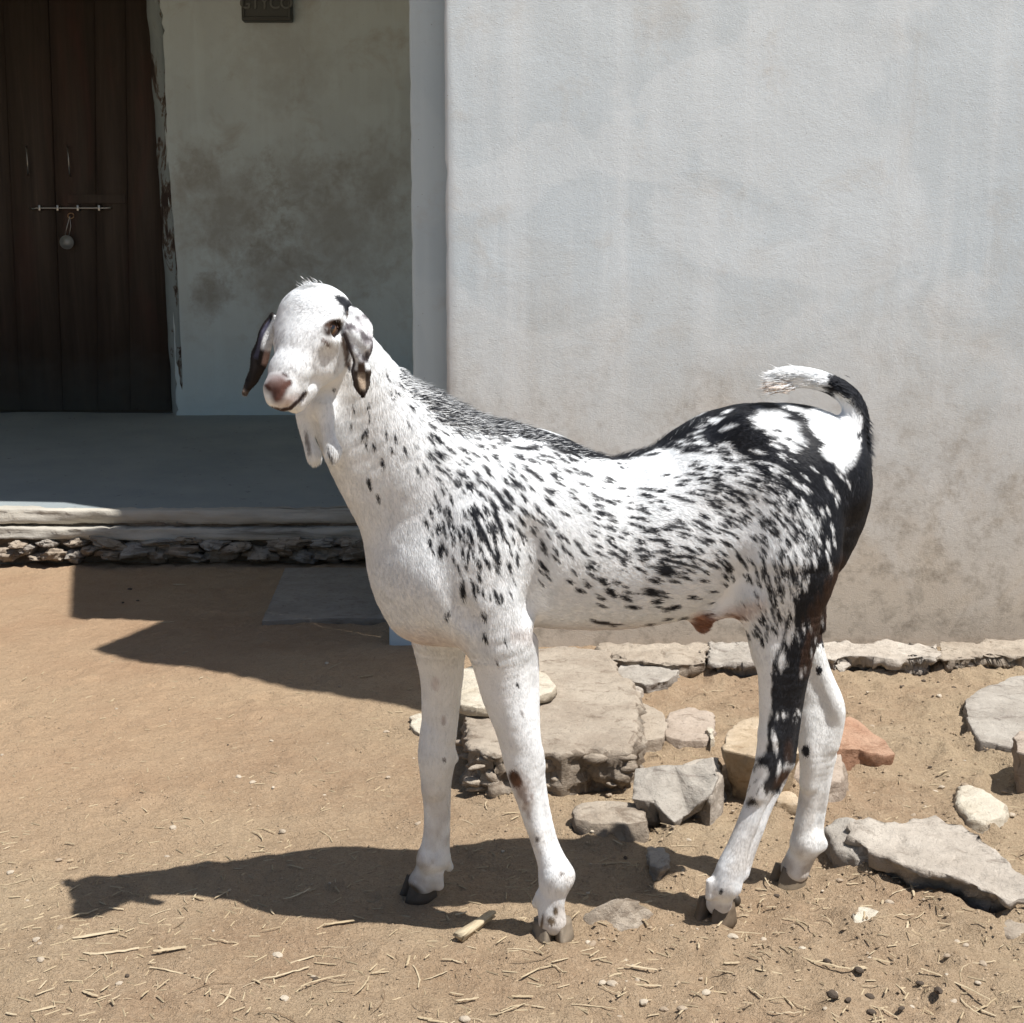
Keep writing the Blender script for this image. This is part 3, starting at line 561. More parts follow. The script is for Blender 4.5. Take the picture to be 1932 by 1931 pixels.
def stroke(pts, wid, col, soft=.3, strength=1.0):
    for (a, b) in zip(pts, pts[1:]):
        n = max(int(math.hypot(b[0]-a[0], b[1]-a[1])/2), 1)
        for i in range(n+1):
            t = i/n; ww = wid if not hasattr(wid, '__len__') else wid[0]+(wid[1]-wid[0])*t
            dab(a[0]+(b[0]-a[0])*t, a[1]+(b[1]-a[1])*t, ww, ww, 0, col, soft, strength)
# hair flow (angle, clockwise from +x on screen) and blackness of the coat, both by scattered samples
FLOW = [(600,560,200),(560,640,110),(540,720,110),(620,700,80),(660,640,80),(700,660,60),(780,730,20),(690,760,95),(740,800,80),(690,900,85),(660,850,95),(760,900,70),(700,1000,85),
 (860,760,5),(930,800,0),(860,850,35),(1000,830,12),(1120,870,10),(1250,860,-18),(1350,800,-22),(1450,790,5),(1540,820,30),(1610,800,-75),(1560,710,190),(1480,712,185),
 (850,960,68),(930,900,55),(900,1040,80),(960,1050,70),(990,960,55),(1080,930,22),(1200,920,3),(1300,880,-8),(1400,880,5),(1480,880,28),(1560,900,50),(1610,930,75),
 (1050,1040,55),(1150,1040,25),(1250,1040,12),(1350,1000,25),(1430,980,42),(1500,980,58),(1570,1000,80),(1450,1080,72),(1520,1120,88),(1400,1100,60),
 (850,1150,80),(930,1180,85),(1050,1160,20),(1200,1160,5),(1350,1150,-10),(1480,1250,92),(1480,1400,95),(1440,1500,105),(1400,1620,105),(960,1300,80),(990,1420,82),(1030,1600,80),(1040,1720,90),
 (830,1300,90),(826,1500,90),(810,1660,105),(1540,1350,75),(1540,1480,92),(1510,1630,100),(700,1120,80),(780,1190,45)]
BLK = [(700,780,.02),(700,900,.02),(760,820,.10),(700,1050,0),(760,1000,.0),(800,1100,.0),(850,1180,.02),(760,700,.10),(745,740,.10),(800,760,.28),(845,765,.55),(900,790,.62),(850,830,.2),(940,800,.55),(900,830,.22),
 (1000,830,.4),(960,870,.18),(860,900,.22),(920,920,.3),(960,920,.32),(1010,900,.22),(920,980,.45),(900,1030,.32),(960,1000,.2),(1000,1020,.14),(940,1080,.10),(880,1100,.08),(940,1180,.06),(930,1260,.02),
 (1060,850,.35),(1100,880,.15),(1060,930,.16),(1150,900,.10),(1220,900,.06),(1270,880,.04),(1300,860,.10),(1180,950,.2),(1250,950,.25),(1320,930,.3),(1300,900,.2),(1060,1000,.16),(1060,1060,.25),(1130,1010,.24),
 (1180,1040,.42),(1240,1060,.52),(1300,1040,.48),(1340,1060,.25),(1120,1070,.30),(1200,1000,.32),(1280,1000,.4),(1340,990,.4),(1200,1100,.12),(1100,1130,.05),(1300,1120,.04),(1200,1150,.02),(1380,1120,.06),(1050,1130,.02),(1000,1150,.0),
 (1360,860,.45),(1400,830,.85),(1440,860,.88),(1340,820,.8),(1400,790,.97),(1300,850,.55),(1480,860,.92),(1520,880,.92),(1560,920,.90),(1500,930,.72),(1440,910,.58),(1390,900,.45),(1370,950,.42),(1420,960,.42),(1470,980,.42),(1530,980,.62),(1580,970,.95),
 (1610,950,1),(1620,1000,1),(1580,1040,.95),(1540,1040,.72),(1490,1030,.35),(1440,1030,.3),(1400,1010,.32),(1410,1070,.22),(1450,1090,.35),(1480,1130,.5),(1510,1160,.8),(1540,1130,1),(1560,1090,1),(1430,1150,.10),(1470,1190,.5),
 (1480,1250,.75),(1500,1230,1),(1440,1230,.1),(1445,1300,.15),(1470,1300,.85),(1495,1300,1),(1490,1400,1),(1455,1350,.35),(1440,1380,.15),(1450,1430,.55),(1470,1470,.5)]
def idw(S, x, y, p=3.0):
    S = np.asarray(S, float); d = np.hypot(x[..., None]-S[:, 0], y[..., None]-S[:, 1])+3
    wgt = d**-p
    return wgt, S
_fl = np.array(FLOW, float)
def flow_at(x, y):
    wgt, S = idw(_fl, np.asarray(x, float), np.asarray(y, float))
    a = np.radians(_fl[:, 2]); c = (wgt*np.cos(a)).sum(-1); s = (wgt*np.sin(a)).sum(-1)
    return np.arctan2(s, c)
def black_at(x, y):
    S = np.array(BLK, float); wgt, _ = idw(S, np.asarray(x, float), np.asarray(y, float), 3.5)
    return (wgt*S[:, 2]).sum(-1)/wgt.sum(-1)
# dorsal line (top of the silhouette)
TOPX = np.array([700,740,780,840,900,960,1020,1090,1150,1200,1260,1320,1380,1440,1500,1560,1640])
TOPY = np.array([640,672,708,746,776,796,816,841,853,847,821,791,766,756,766,790,830])
# solid black areas first
from itertools import product
gy, gx = np.mgrid[CY0:CY0+CH:4, CX0:CX0+CW:4]
fld = black_at(gx, gy)
def up4(a): return np.repeat(np.repeat(a, 4, 0), 4, 1)[:CH, :CW]
big = up4(fld)
yy, xx = np.mgrid[CY0:CY0+CH, CX0:CX0+CW]
region = (xx > 1255) & (yy > 740) & (yy < 1500) & (xx < 1660)
ang = up4(flow_at(gx, gy))
jit = (vnoise(np.stack([(xx*np.cos(ang)+yy*np.sin(ang)).ravel()/26, (-xx*np.sin(ang)+yy*np.cos(ang)).ravel()/6, np.zeros(xx.size)], 1), 5)).reshape(xx.shape)
mask = np.clip(((big+jit*.14)-.57)*14, 0, 1)*region
coat[:] = coat*(1-mask[..., None])+BLACK*mask[..., None]
# dorsal stripe
for i in range(520):
    x = rng.uniform(800, 1330); t = np.interp(x, TOPX, TOPY)
    dpt = np.interp(x, [800, 900, 1000, 1150, 1250, 1330], [30, 26, 14, 14, 24, 40])
    y = t + rng.uniform(-4, 1)*1.0 + abs(rng.normal(0, .45))*dpt
    dab(x, y, rng.uniform(8, 15), rng.uniform(1.8, 3.2), math.degrees(flow_at(x, y)) + rng.normal(0, 6), BLACK, .3, .95)
for i in range(260):
    x = rng.uniform(1060, 1340); t = np.interp(x, TOPX, TOPY); y = t+rng.uniform(-3, 13 if x > 1150 else 8)
    dab(x, y, 12, 3.5, math.degrees(flow_at(x, y)), BLACK, .3, 1)
# random dashes following the flow
def scatter(n, x0, x1, y0, y1):
    placed = []
    for i in range(n):
        x = rng.uniform(x0, x1); y = rng.uniform(y0, y1)
        if y < np.interp(x, TOPX, TOPY): continue
        b = float(black_at(x, y)); a = math.degrees(float(flow_at(x, y)))+rng.normal(0, 9)
        if b < .62:
            if rng.random() < b**1.15*1.25:
                s = rng.uniform(.55, 1.1)*(1 + .5*b)
                if b > .08 or rng.random() < .1: placed.append((x, y, 8.5*s, 2.9*s*rng.uniform(.8, 1.25), a))
        else: pass
    return placed
P = scatter(5200, 800, 1640, 790, 1200)
for (x, y, l, wd, a) in P: dab(x, y, l, wd, a, BLACK, .22, rng.uniform(.85, 1), .12)
for i in range(2200):      # white flecks in the black
    x = rng.uniform(1260, 1630); y = rng.uniform(770, 1480); b = float(black_at(x, y))
    if b > .5 and b < .965 and rng.random() < (1-b)*1.25:
        s = rng.uniform(.6, 1.3); a = math.degrees(float(flow_at(x, y)))+rng.normal(0, 7)
        dab(x, y, 9.5*s, 3.0*s, a, WHITE, .35, 1, .12)
# named spots read off the animal
SP = [(730.5,710,7,2.4,75),(738,744,6,3.5,80),(747,741,6,2,75),(753,726,7,3,60),(764,725,6,2,40),(667,767,5,2.6,80),(696,766,6,3,85),(697,785,8,1.2,90),(662,802,6,2.6,90),(685,821,10,3,108),(692,815,7,4,100),(691,837,6,2.2,95),
 (705,841,7,3.6,98),(729,818.6,8,2.6,85),(746,826,7.5,3.4,80),(738,848,5,2.4,80),(763,849,7,3.6,85),(721,874,9,3.8,92),(696,911,10,4.4,75),(713,938,6,3.8,62),(788,888,8,3,70),(801,881,7,3,60),(771,800,6,2,60),(783,839,3,1.5,80),
 (807.5,861,7,3,50),(827,857,13,3.6,52),(866.6,894,8,4.4,55),(882,917,9,5,60),(775,768,9,2.4,40),(812,966,8,3.6,78),(803,984.5,8,4,75),(848,971,9,3.6,70),(855,993,8,4,75),(826.5,996,8,7,100),(836,990,8,4,80),(810,1022.5,6.5,5,100),
 (831,1035,16,6,98),(875,966,6,3,65),(883,916,10,5,55),(890,913,7,4,60),(898,962,11,6,50),(915,962,12,5,70),(872,1114,17,5.5,86),(894,1112.5,15,4,82),(911,1120,6,2.6,85),(936,1123.5,13,4.5,62),(903,1086,8,3.4,72),
 (844,1159,9,4,122),(913,1162,10,5,62),(915,1202,9,5,70),(953,1210,8,3,80),(1023,1067,14,4.5,50),(960,1067,10,4.5,68),(976.5,1293,5,3,70),(938,1250,7,1.6,60),(1151,1120,14,6,32),(1178,1130,10,5,40),(1190,1147,13,4,8),(1227,1118,18,8,15),
 (1235,1137,8,5,0),(1268,1147,12,4.4,-15),(1303,1128,8,4.4,0),(1233,1098,9,4.5,5),(1252,1077,20,12,15),(1136,1176,14,3.6,6),(1160,1179,12,1.6,4),(1132,1130,7,4,15),(1105,1104,7,5,20),(1091,1114,8,5,20),(1074,1097,7,4.5,25),
 (1223,1180,8,2.6,-5),(1256,1170,8,3,-12),(1285,1170,8,4,-25),(1374,1073,8,8,30),(1328,1079,6,4,40),(1367,1087,7,4,40),(1439,1168,8,4.5,80),(1413,1090,8,4,60),(1437,1208,8,4,80),(1441,1150,5,2,80),
 (900,985,16,5,72),(912,1005,20,4,65),(922,1030,20,4,68),(888,1010,18,3.4,80),(884,1045,18,3.4,98),(893,968,9,9,40),(935,975,20,5,68),(945,1000,18,4,75),(928,950,16,5,60),(950,950,16,5,58),(938,1045,16,5,75),(955,930,14,5,50),(918,1058,14,4,60)]
for s in SP: dab(*s[:5], BLACK, .25, 1, .08)
# rump patches
dab(1462, 795, 42, 18, 18, WHITE, .3, 1, .2); dab(1480, 820, 34, 15, 20, WHITE, .3, 1, .2); dab(1440, 800, 26, 14, 30, WHITE, .3, 1, .2)
dab(1493, 843, 13, 5, 15, WHITE, .3); dab(1498, 772, 36, 5, 18, WHITE, .5, .8, .1)
for d in [(1486,790,10,3,10),(1462,812,7,2.5,0),(1485,829,8,3,30),(1525,798,24,8,20),(1560,812,20,5,25)]: dab(*d, BLACK, .35)
stroke([(1548, 790), (1580, 830), (1608, 872)], (26, 20), WHITE); stroke([(1560, 850), (1590, 872), (1603, 892)], (14, 7), WHITE)
stroke([(1590, 840), (1600, 800), (1603, 770), (1590, 745)], (24, 12), WHITE)
for i in range(16):
    t = i/15; x = np.interp(t, [0, .3, .6, 1], [1602, 1630, 1637, 1632]); y = np.interp(t, [0, .3, .6, 1], [735, 775, 820, 885])
    dab(x+2, y, 15, 5, 50+i*2, BLACK, .35, 1, .1)
stroke([(1632, 860), (1620, 885), (1607, 893)], 14, BLACK)
dab(1580, 728, 24, 17, 12, BLACK, .2); stroke([(1588, 722), (1612, 742), (1628, 775)], 11, BLACK)
# lower thigh: black column with white bites, brown rear edge
for i in range(110):
    y = rng.uniform(1050, 1270); x = np.interp(y, [1060, 1150, 1250, 1350, 1430, 1470], [1590, 1545, 1520, 1500, 1490, 1478])+rng.normal(2, 10)
    dab(x, y, 16, 4, 95, BROWN*rng.uniform(.8, 1.4), .4, .30)
for i in range(120):
    t = rng.uniform(0, 1); y = 1215+270*t; xc = np.interp(y, [1215, 1300, 1370, 1440, 1485], [1492, 1478, 1472, 1464, 1456]); wdt = np.interp(y, [1215, 1300, 1440, 1485], [26, 20, 18, 12])
    dab(xc+rng.uniform(-1, 1)*wdt, y, 17, 5, 93+rng.normal(0, 5), BLACK, .3, 1, .12)
for d in [(1455,1215,26,7,75),(1475,1245,20,6,95),(1488,1200,14,5,85),(1447,1260,10,5,80),(1462,1400,20,5,80),(1446,1330,22,9,85),(1478,1350,7,3,80),(1440,1285,22,5,85),(1470,1455,18,4,95)]: dab(*d, WHITE, .35, 1, .25)
dab(1478, 1466, 22, 9, 130, BROWN*1.1, .4); dab(1488, 1420, 8, 22, 0, BROWN, .5, .6); dab(1443, 1443, 14, 20, 0, BLACK, .3, 1, .2); dab(1437, 1460, 12, 14, 0, WHITE, .35); dab(1420, 1520, 11, 15, -20, BLACK, .25, 1, .1)
dab(1430, 1577, 5, 9, 10, BLACK, .3); dab(1361, 1682, 4, 5, 0, BLACK, .3)
stroke([(1430, 1545), (1405, 1600), (1375, 1650)], 24, WHITE)
dab(1520, 1418, 6, 9, 10, BLACK, .25); dab(1545, 1265, 7, 4, 60, BLACK, .4, .8)
# legs, knees, muzzle, belly
stroke([(968, 1462), (976, 1478)], 8, BROWN, .5); dab(985, 1492, 13, 24, -15, BROWN*4.5, .9, .45, .3)
for d in [(982,1496,6,10,-10),(992,1512,4,9,-20),(996,1535,4,9,-15),(975,1478,7,6,0),(1003,1503,3,6,0),(988,1525,3,5,0)]: dab(*d, BROWN*2.8, .8, .55, .3)
dab(1014, 1585, 4, 6, 0, BLACK, .3, .9); dab(1060, 1648, 5, 4, 0, BROWN, .4, .7); dab(985, 1346, 7, 3, 60, BROWN, .5, .6); dab(938, 1252, 8, 1.6, 65, BROWN, .5, .7)
dab(838, 1434, 4, 4, 0, BROWN, .4, .8); dab(837, 1360, 4, 13, 0, BROWN*3, .6, .5); dab(821, 1290, 8, 16, 0, BROWN*5, .9, .35); dab(815, 1640, 5, 6, 30, BROWN*4, .6, .4)
dab(1150, 1198, 170, 14, 0, (.66, .48, .40), 1.0, .35); dab(1380, 1165, 50, 14, -25, (.5, .3, .22), .8, .6); dab(1325, 1178, 24, 20, 0, (.30, .14, .085), .4, .95)
dab(800, 1215, 60, 20, 10, (.68, .52, .45), 1.0, .45)
for d in [(1040,1738,9,7,30),(1048,1720,5,9,0),(1022,1745,2.4,20,8)]: dab(*d, (.03, .025, .02), .3)
dab(775, 1680, 26, 13, 30, (.03, .027, .024), .35)
# face
PINK = np.array([.42, .25, .20])
dab(627, 620, 21, 14.5, -22, (.035, .02, .014), .2); dab(628, 612, 18, 8, -15, (.05, .026, .016), .25)
stroke([(608, 640), (616, 646), (621, 653)], 2.6, (.16, .10, .08), .5, .8)
stroke([(637, 562), (648, 570), (658, 582)], (3, 8), BLACK, .3); dab(659, 577, 11, 9, 50, BLACK, .3, 1, .2); dab(655, 590, 8, 8, 0, BLACK, .4, .85, .3)
stroke([(657, 590), (659, 620), (655, 655), (659, 695)], 3, (.13, .09, .07), .6, .75); stroke([(647, 640), (652, 668), (656, 690)], 3.5, (.25, .19, .16), .6, .6)
dab(659, 696, 3, 7, -15, BLACK, .4, .9)
dab(538, 708, 8, 3.4, 30, (.10, .09, .09), .3); dab(630, 737, 4, 2.6, -50, BLACK, .3)
dab(523, 728, 25, 18, 0, (.10, .048, .036), .3, .97); dab(525, 745, 13, 17, 15, (.095, .043, .034), .35, .97); dab(519, 712, 20, 7, 0, (.22, .16, .155), .7, .8)
stroke([(534, 733), (547, 722)], 5, (.09, .04, .03), .45, .95); stroke([(508, 735), (502, 728)], 3, (.09, .04, .03), .45, .9); stroke([(534, 738), (522, 755)], 3.5, (.16, .075, .06), .5, .9)
dab(545, 758, 20, 9, -25, (.56, .38, .33), .8, .6)
stroke([(512, 771), (530, 775), (548, 771), (562, 758), (576, 741)], 3.4, (.05, .028, .025), .4, .97)
dab(513, 700, 12, 14, 0, (.55, .52, .5), .9, .35)
for d in [(514,588,5,2,-40),(543,561,9,2,-45),(571,583,6,1.2,70),(598,585,1.5,1.5,0),(592,637,10,1.5,-25)]: dab(*d, (.35, .34, .34), .5, .6)
stroke([(618, 840), (622, 860), (627, 868)], 2, (.05, .05, .06), .5, .9); stroke([(577, 815), (584, 850)], 3, (.3, .28, .27), .8, .6)
dab(585, 541, 26, 4, -5, (.16, .16, .15), .6, .6)
stroke([(503,606),(510,625),(504,650)], 6, (.45,.42,.38), .8, .5)
for i in range(420):
    x = rng.uniform(505, 640); y = rng.uniform(620, 703)
    dab(x, y, rng.uniform(3, 6), .8, math.degrees(float(flow_at(x, y)))+rng.normal(0, 15), (.5, .49, .49), .6, .45)
def coat_at(px, py):
    x = np.clip(px-CX0, 0, CW-1.001); y = np.clip(py-CY0, 0, CH-1.001)
    i = x.astype(int); j = y.astype(int); fx = (x-i)[:, None]; fy = (y-j)[:, None]
    i2 = np.minimum(i+1, CW-1); j2 = np.minimum(j+1, CH-1)
    return (coat[j, i]*(1-fx)+coat[j, i2]*fx)*(1-fy)+(coat[j2, i]*(1-fx)+coat[j2, i2]*fx)*fy
# ---- body surface: smooth union of tapered limbs, meshed by surface nets
H = 0.0023
LO = np.array([-.43, 1.56, -.02]); HI = np.array([.56, 2.03, .98])
N = np.ceil((HI-LO)/H).astype(int)
field = np.full(N, .05, np.float32)
ax = [LO[i]+H*np.arange(N[i]) for i in range(3)]
def carve(lo, hi, fn, k, sub=False):
    i0 = np.clip(((lo-LO)/H).astype(int), 0, N); i1 = np.clip(((hi-LO)/H).astype(int)+2, 0, N)
    if (i1 <= i0).any(): return
    X = ax[0][i0[0]:i1[0], None, None]; Y = ax[1][None, i0[1]:i1[1], None]; Z = ax[2][None, None, i0[2]:i1[2]]
    d = fn(X, Y, Z).astype(np.float32)
    s = field[i0[0]:i1[0], i0[1]:i1[1], i0[2]:i1[2]]
    if sub: a = -s; b = d; h = np.maximum(k-np.abs(a-b), 0)/k; s[:] = -(np.minimum(a, b)-h*h*k*.25)
    else:
        h = np.maximum(k-np.abs(s-d), 0)/k; s[:] = np.minimum(s, d)-h*h*k*.25
def cone(a, b, ra, rb, k=.014, M=None, O=None, sc=(1, 1, 1), sub=False):
    """tapered capsule in world space, or in the frame (O, rows of M) with per-axis scale"""
    a = np.asarray(a, float); b = np.asarray(b, float); sc = np.asarray(sc, float)
    if M is None: M = np.eye(3); O = np.zeros(3)
    aw = O+M.T@a; bw = O+M.T@b; R = max(ra, rb)*max(sc.max(), 1)+.03
    lo = np.minimum(aw, bw)-R; hi = np.maximum(aw, bw)+R
    a = a/sc; b = b/sc; ba = b-a; l2 = max(ba@ba, 1e-12); smin_ = sc.min()
    def fn(X, Y, Z):
        x = X-O[0]; y = Y-O[1]; z = Z-O[2]
        p = [(M[i, 0]*x+M[i, 1]*y+M[i, 2]*z)/sc[i] for i in range(3)]
        t = np.clip(((p[0]-a[0])*ba[0]+(p[1]-a[1])*ba[1]+(p[2]-a[2])*ba[2])/l2, 0, 1)
        d = np.sqrt((p[0]-a[0]-t*ba[0])**2+(p[1]-a[1]-t*ba[1])**2+(p[2]-a[2]-t*ba[2])**2)-(ra+(rb-ra)*t)
        return d*(1 if smin_ > .6 else .8)
    carve(lo, hi, fn, k, sub)
def cat_rom(P, n):
    P = np.asarray(P, float); Q = []
    for i in range(len(P)-1):
        p0 = P[max(i-1, 0)]; p1 = P[i]; p2 = P[i+1]; p3 = P[min(i+2, len(P)-1)]
        for t in np.arange(n)/n: Q.append(.5*((2*p1)+(-p0+p2)*t+(2*p0-5*p1+4*p2-p3)*t*t+(-p0+3*p1-3*p2+p3)*t**3))
    Q.append(P[-1]); return np.array(Q)
def chain(pts, ky=1.0, k=.014, n=3):
    """smooth limb: cross-section radius in photograph pixels, squeezed in y by ky"""
    W = []
    for (px, py, Y, r) in pts:
        p = onY(px, py, Y); W.append((*p, r*depth(p)/F_PX))
    W = cat_rom(W, n); R = W[:, 3].max()+.03
    lo = W[:, :3].min(0)-R; hi = W[:, :3].max(0)+R
    i0 = np.clip(((lo-LO)/H).astype(int), 0, N); i1 = np.clip(((hi-LO)/H).astype(int)+2, 0, N)
    tmp = np.full(i1-i0, .05, np.float32)
    for a, b in zip(W, W[1:]):
        r = max(a[3], b[3])+.028; l2_ = np.minimum(a[:3], b[:3])-r; h2_ = np.maximum(a[:3], b[:3])+r
        j0 = np.clip(((l2_-LO)/H).astype(int), i0, i1); j1 = np.clip(((h2_-LO)/H).astype(int)+2, i0, i1)
        X = ax[0][j0[0]:j1[0], None, None]; Y = ax[1][None, j0[1]:j1[1], None]; Z = ax[2][None, None, j0[2]:j1[2]]
        Oy = (a[1]+b[1])/2; A = np.array([a[0], (a[1]-Oy)/ky, a[2]]); B = np.array([b[0], (b[1]-Oy)/ky, b[2]]); D = B-A; l2 = max(D@D, 1e-12)
        yq = (Y-Oy)/ky
        t = np.clip(((X-A[0])*D[0]+(yq-A[1])*D[1]+(Z-A[2])*D[2])/l2, 0, 1)
        d = np.sqrt((X-A[0]-t*D[0])**2+(yq-A[1]-t*D[1])**2+(Z-A[2]-t*D[2])**2)-(a[3]+(b[3]-a[3])*t)
        q = tuple(slice(j0[i]-i0[i], j1[i]-i0[i]) for i in range(3))
        tmp[q] = np.minimum(tmp[q], d.astype(np.float32))
    q = tuple(slice(i0[i], i1[i]) for i in range(3)); s = field[q]
    h = np.maximum(k-np.abs(s-tmp), 0)/k; s[:] = np.minimum(s, tmp)-h*h*k*.25
# trunk
chain([(880,1035,1.81,172),(960,993,1.815,188),(1050,1014,1.825,175),(1150,1028,1.835,163),(1230,1015,1.84,166),(1310,990,1.845,168),(1390,942,1.85,174),(1455,922,1.85,160),(1502,912,1.85,134)], .78, .016)
chain([(868,1048,1.795,160),(862,1065,1.79,158)], .74, .02)
chain([(855,910,1.805,115),(930,878,1.81,76),(1000,900,1.82,66),(1060,930,1.825,55)], .75, .03)
chain([(1505,905,1.85,134),(1515,960,1.85,118),(1500,1010,1.85,110)], .72, .02)
# neck
chain([(644,672,1.745,68),(670,722,1.755,82),(712,790,1.77,98),(768,855,1.785,126),(828,922,1.795,154),(880,1000,1.805,176)], .66, .02)
chain([(612,770,1.735,34),(640,830,1.75,38),(680,900,1.77,44),(735,1000,1.785,44),(760,1090,1.79,50),(790,1145,1.79,60)], .9, .03)
# shoulder and elbow
chain([(900,930,1.745,50),(905,1020,1.73,66),(915,1100,1.732,68),(935,1165,1.74,64)], .75, .025)
chain([(850,1100,1.735,55),(870,1140,1.735,55),(905,1180,1.74,50)], .7, .03)
# near foreleg
chain([(925,1130,1.745,72),(940,1205,1.745,64),(946,1250,1.748,55),(956,1310,1.75,47),(974,1370,1.752,41),(986,1420,1.755,36.5),(990,1455,1.757,32),(995,1495,1.758,25),(1005,1545,1.76,19),(1020,1590,1.762,18),(1036,1625,1.762,23),(1050,1655,1.762,31)], .95, .012)
chain([(1050,1655,1.762,31),(1043,1688,1.762,26),(1040,1712,1.762,25),(1042,1738,1.762,27)], .95, .010)
chain([(1012,1440,1.765,15),(1018,1490,1.768,14),(1028,1540,1.77,12.5),(1041,1590,1.77,12.5),(1056,1630,1.77,16),(1064,1652,1.77,18)], 1, .006)
chain([(970,1405,1.750,20),(975,1435,1.747,21),(984,1470,1.750,18),(992,1500,1.752,14)], 1, .012); chain([(1010,1425,1.76,16),(1014,1445,1.762,13)], 1, .008)
chain([(985,1215,1.765,30),(998,1290,1.768,20),(1003,1370,1.768,16),(1008,1420,1.766,14)], 1, .006)
chain([(920,1150,1.742,30),(942,1230,1.738,26),(957,1310,1.738,19),(970,1390,1.743,15)], 1, .018)
chain([(1068,1652,1.775,14),(1075,1655,1.785,10)], 1, .008); chain([(1022,1690,1.765,12),(1012,1705,1.775,9)], 1, .008)
# far foreleg
chain([(835,1160,1.865,70),(830,1220,1.867,50),(832,1270,1.868,41),(831,1320,1.87,36),(827,1380,1.87,32),(825,1420,1.87,35),(823,1445,1.87,32),(818,1490,1.872,22),(818,1540,1.875,18),(815,1590,1.877,19),(811,1620,1.877,24)], .95, .012)
chain([(818,1620,1.882,28),(806,1645,1.888,24),(797,1664,1.892,26)], .95, .01)
chain([(835,1620,1.89,15),(847,1636,1.9,9)], 1, .008); chain([(820,1650,1.88,16),(828,1672,1.885,10)], 1, .008); chain([(850,1425,1.885,12),(856,1432,1.89,10)], 1, .012); chain([(842,1440,1.872,15),(838,1490,1.875,13),(838,1540,1.878,12),(836,1590,1.88,13),(832,1622,1.885,17)], 1, .006); chain([(815,1385,1.864,17),(815,1425,1.860,19),(818,1455,1.862,16),(818,1490,1.865,13)], 1, .014); chain([(852,1230,1.86,24),(850,1310,1.86,18),(846,1390,1.862,15)], 1, .008)
# near hind leg
chain([(1480,930,1.785,92),(1490,1010,1.775,98),(1486,1090,1.775,84)], .6, .03)
chain([(1487,1050,1.79,98),(1486,1110,1.79,78),(1486,1160,1.79,65),(1486,1210,1.79,55),(1481,1260,1.79,46),(1474,1310,1.795,40),(1468,1360,1.797,35),(1464,1400,1.8,33),(1458,1438,1.8,31),(1444,1472,1.8,28),(1428,1510,1.797,21),(1410,1555,1.795,20),(1392,1600,1.792,21),(1378,1640,1.79,27),(1370,1668,1.79,28)], .85, .012)
chain([(1370,1668,1.797,28),(1361,1688,1.805,24),(1356,1704,1.81,25)], .95, .01)
chain([(1505,1250,1.80,22),(1500,1340,1.81,14),(1490,1420,1.815,13),(1486,1440,1.815,14)], 1, .012)
chain([(1484,1432,1.812,14),(1468,1478,1.812,13),(1448,1520,1.808,11.5),(1432,1560,1.805,12),(1414,1604,1.802,13),(1398,1645,1.80,17)], 1, .006); chain([(1450,1390,1.786,15),(1445,1425,1.784,17),(1438,1460,1.785,15),(1428,1500,1.786,12)], 1, .014); chain([(1440,1130,1.775,34),(1450,1210,1.775,26),(1453,1300,1.778,18),(1452,1390,1.782,13)], 1, .016)
chain([(1425,1120,1.80,42),(1440,1160,1.79,34),(1450,1220,1.79,26)], .8, .03)
chain([(1340,1165,1.80,8),(1390,1142,1.79,12),(1425,1120,1.78,22)], 1, .03)
chain([(1338,1664,1.785,6),(1338,1692,1.787,8)], 1, .01)
# far hind leg
chain([(1490,1030,1.915,80),(1500,1160,1.915,52),(1512,1230,1.915,38),(1524,1290,1.915,36),(1535,1340,1.915,38),(1542,1390,1.915,37),(1541,1430,1.915,30),(1534,1470,1.917,23),(1525,1520,1.918,20),(1518,1560,1.918,20),(1516,1590,1.918,24)], .9, .012)
chain([(1524,1590,1.922,29),(1510,1618,1.93,26),(1500,1640,1.933,27)], .95, .01)
chain([(1518,1180,1.90,22),(1546,1265,1.90,20),(1572,1330,1.90,21),(1574,1365,1.905,19),(1562,1400,1.91,22)], 1, .01)
chain([(1562,1428,1.918,14),(1556,1475,1.92,12.5),(1548,1525,1.922,11.5),(1542,1560,1.924,12.5),(1540,1592,1.925,17)], 1, .006); chain([(1526,1350,1.905,18),(1526,1400,1.900,18),(1527,1440,1.901,16),(1524,1480,1.905,13)], 1, .014)
chain([(1548,1592,1.93,12),(1554,1594,1.935,8)], 1, .01); chain([(1560,1412,1.92,14),(1566,1430,1.925,10)], 1, .01)
chain([(1535,1150,1.86,24),(1546,1182,1.86,13)], 1, .012)
chain([(1326,1150,1.845,30),(1325,1176,1.845,18),(1326,1183,1.845,13)], .8, .02)
def dent(px, py, Y, r_, k): p = onY(px, py, Y); cone(p, p+np.array([1e-4, 0, 0]), r_, r_, k, sub=True)
def crease(pts, r_, k):
    Q_ = cat_rom(np.array([onY(*p) for p in pts]), 4)
    for a_, b_ in zip(Q_, Q_[1:]): cone(a_, b_, r_, r_, k, sub=True)
crease([(1000,1000,1.700),(1012,1090,1.706),(1010,1160,1.722)], .006, .028)
crease([(800,1010,1.690),(840,1110,1.680),(880,1180,1.690)], .005, .028)
dent(1395, 985, 1.665, .080, .03)
chain([(1402,812,1.785,26),(1425,822,1.782,22)], .8, .04); chain([(1590,905,1.80,26),(1600,925,1.80,22)], .8, .04)
# tail
chain([(1575,860,1.85,48),(1600,830,1.85,36),(1612,795,1.85,28),(1609,765,1.85,22),(1592,742,1.85,20),(1562,724,1.848,19),(1525,714,1.845,20),(1490,713,1.842,22),(1466,717,1.84,18),(1452,724,1.84,9)], .8, .012)
# wattles
chain([(573,785,1.735,16),(580,825,1.73,12),(591,855,1.728,15),(593,864,1.728,14.5)], .8, .008)
chain([(612,770,1.715,20),(620,820,1.705,13),(627,850,1.703,17),(627,860,1.703,16)], .8, .008)
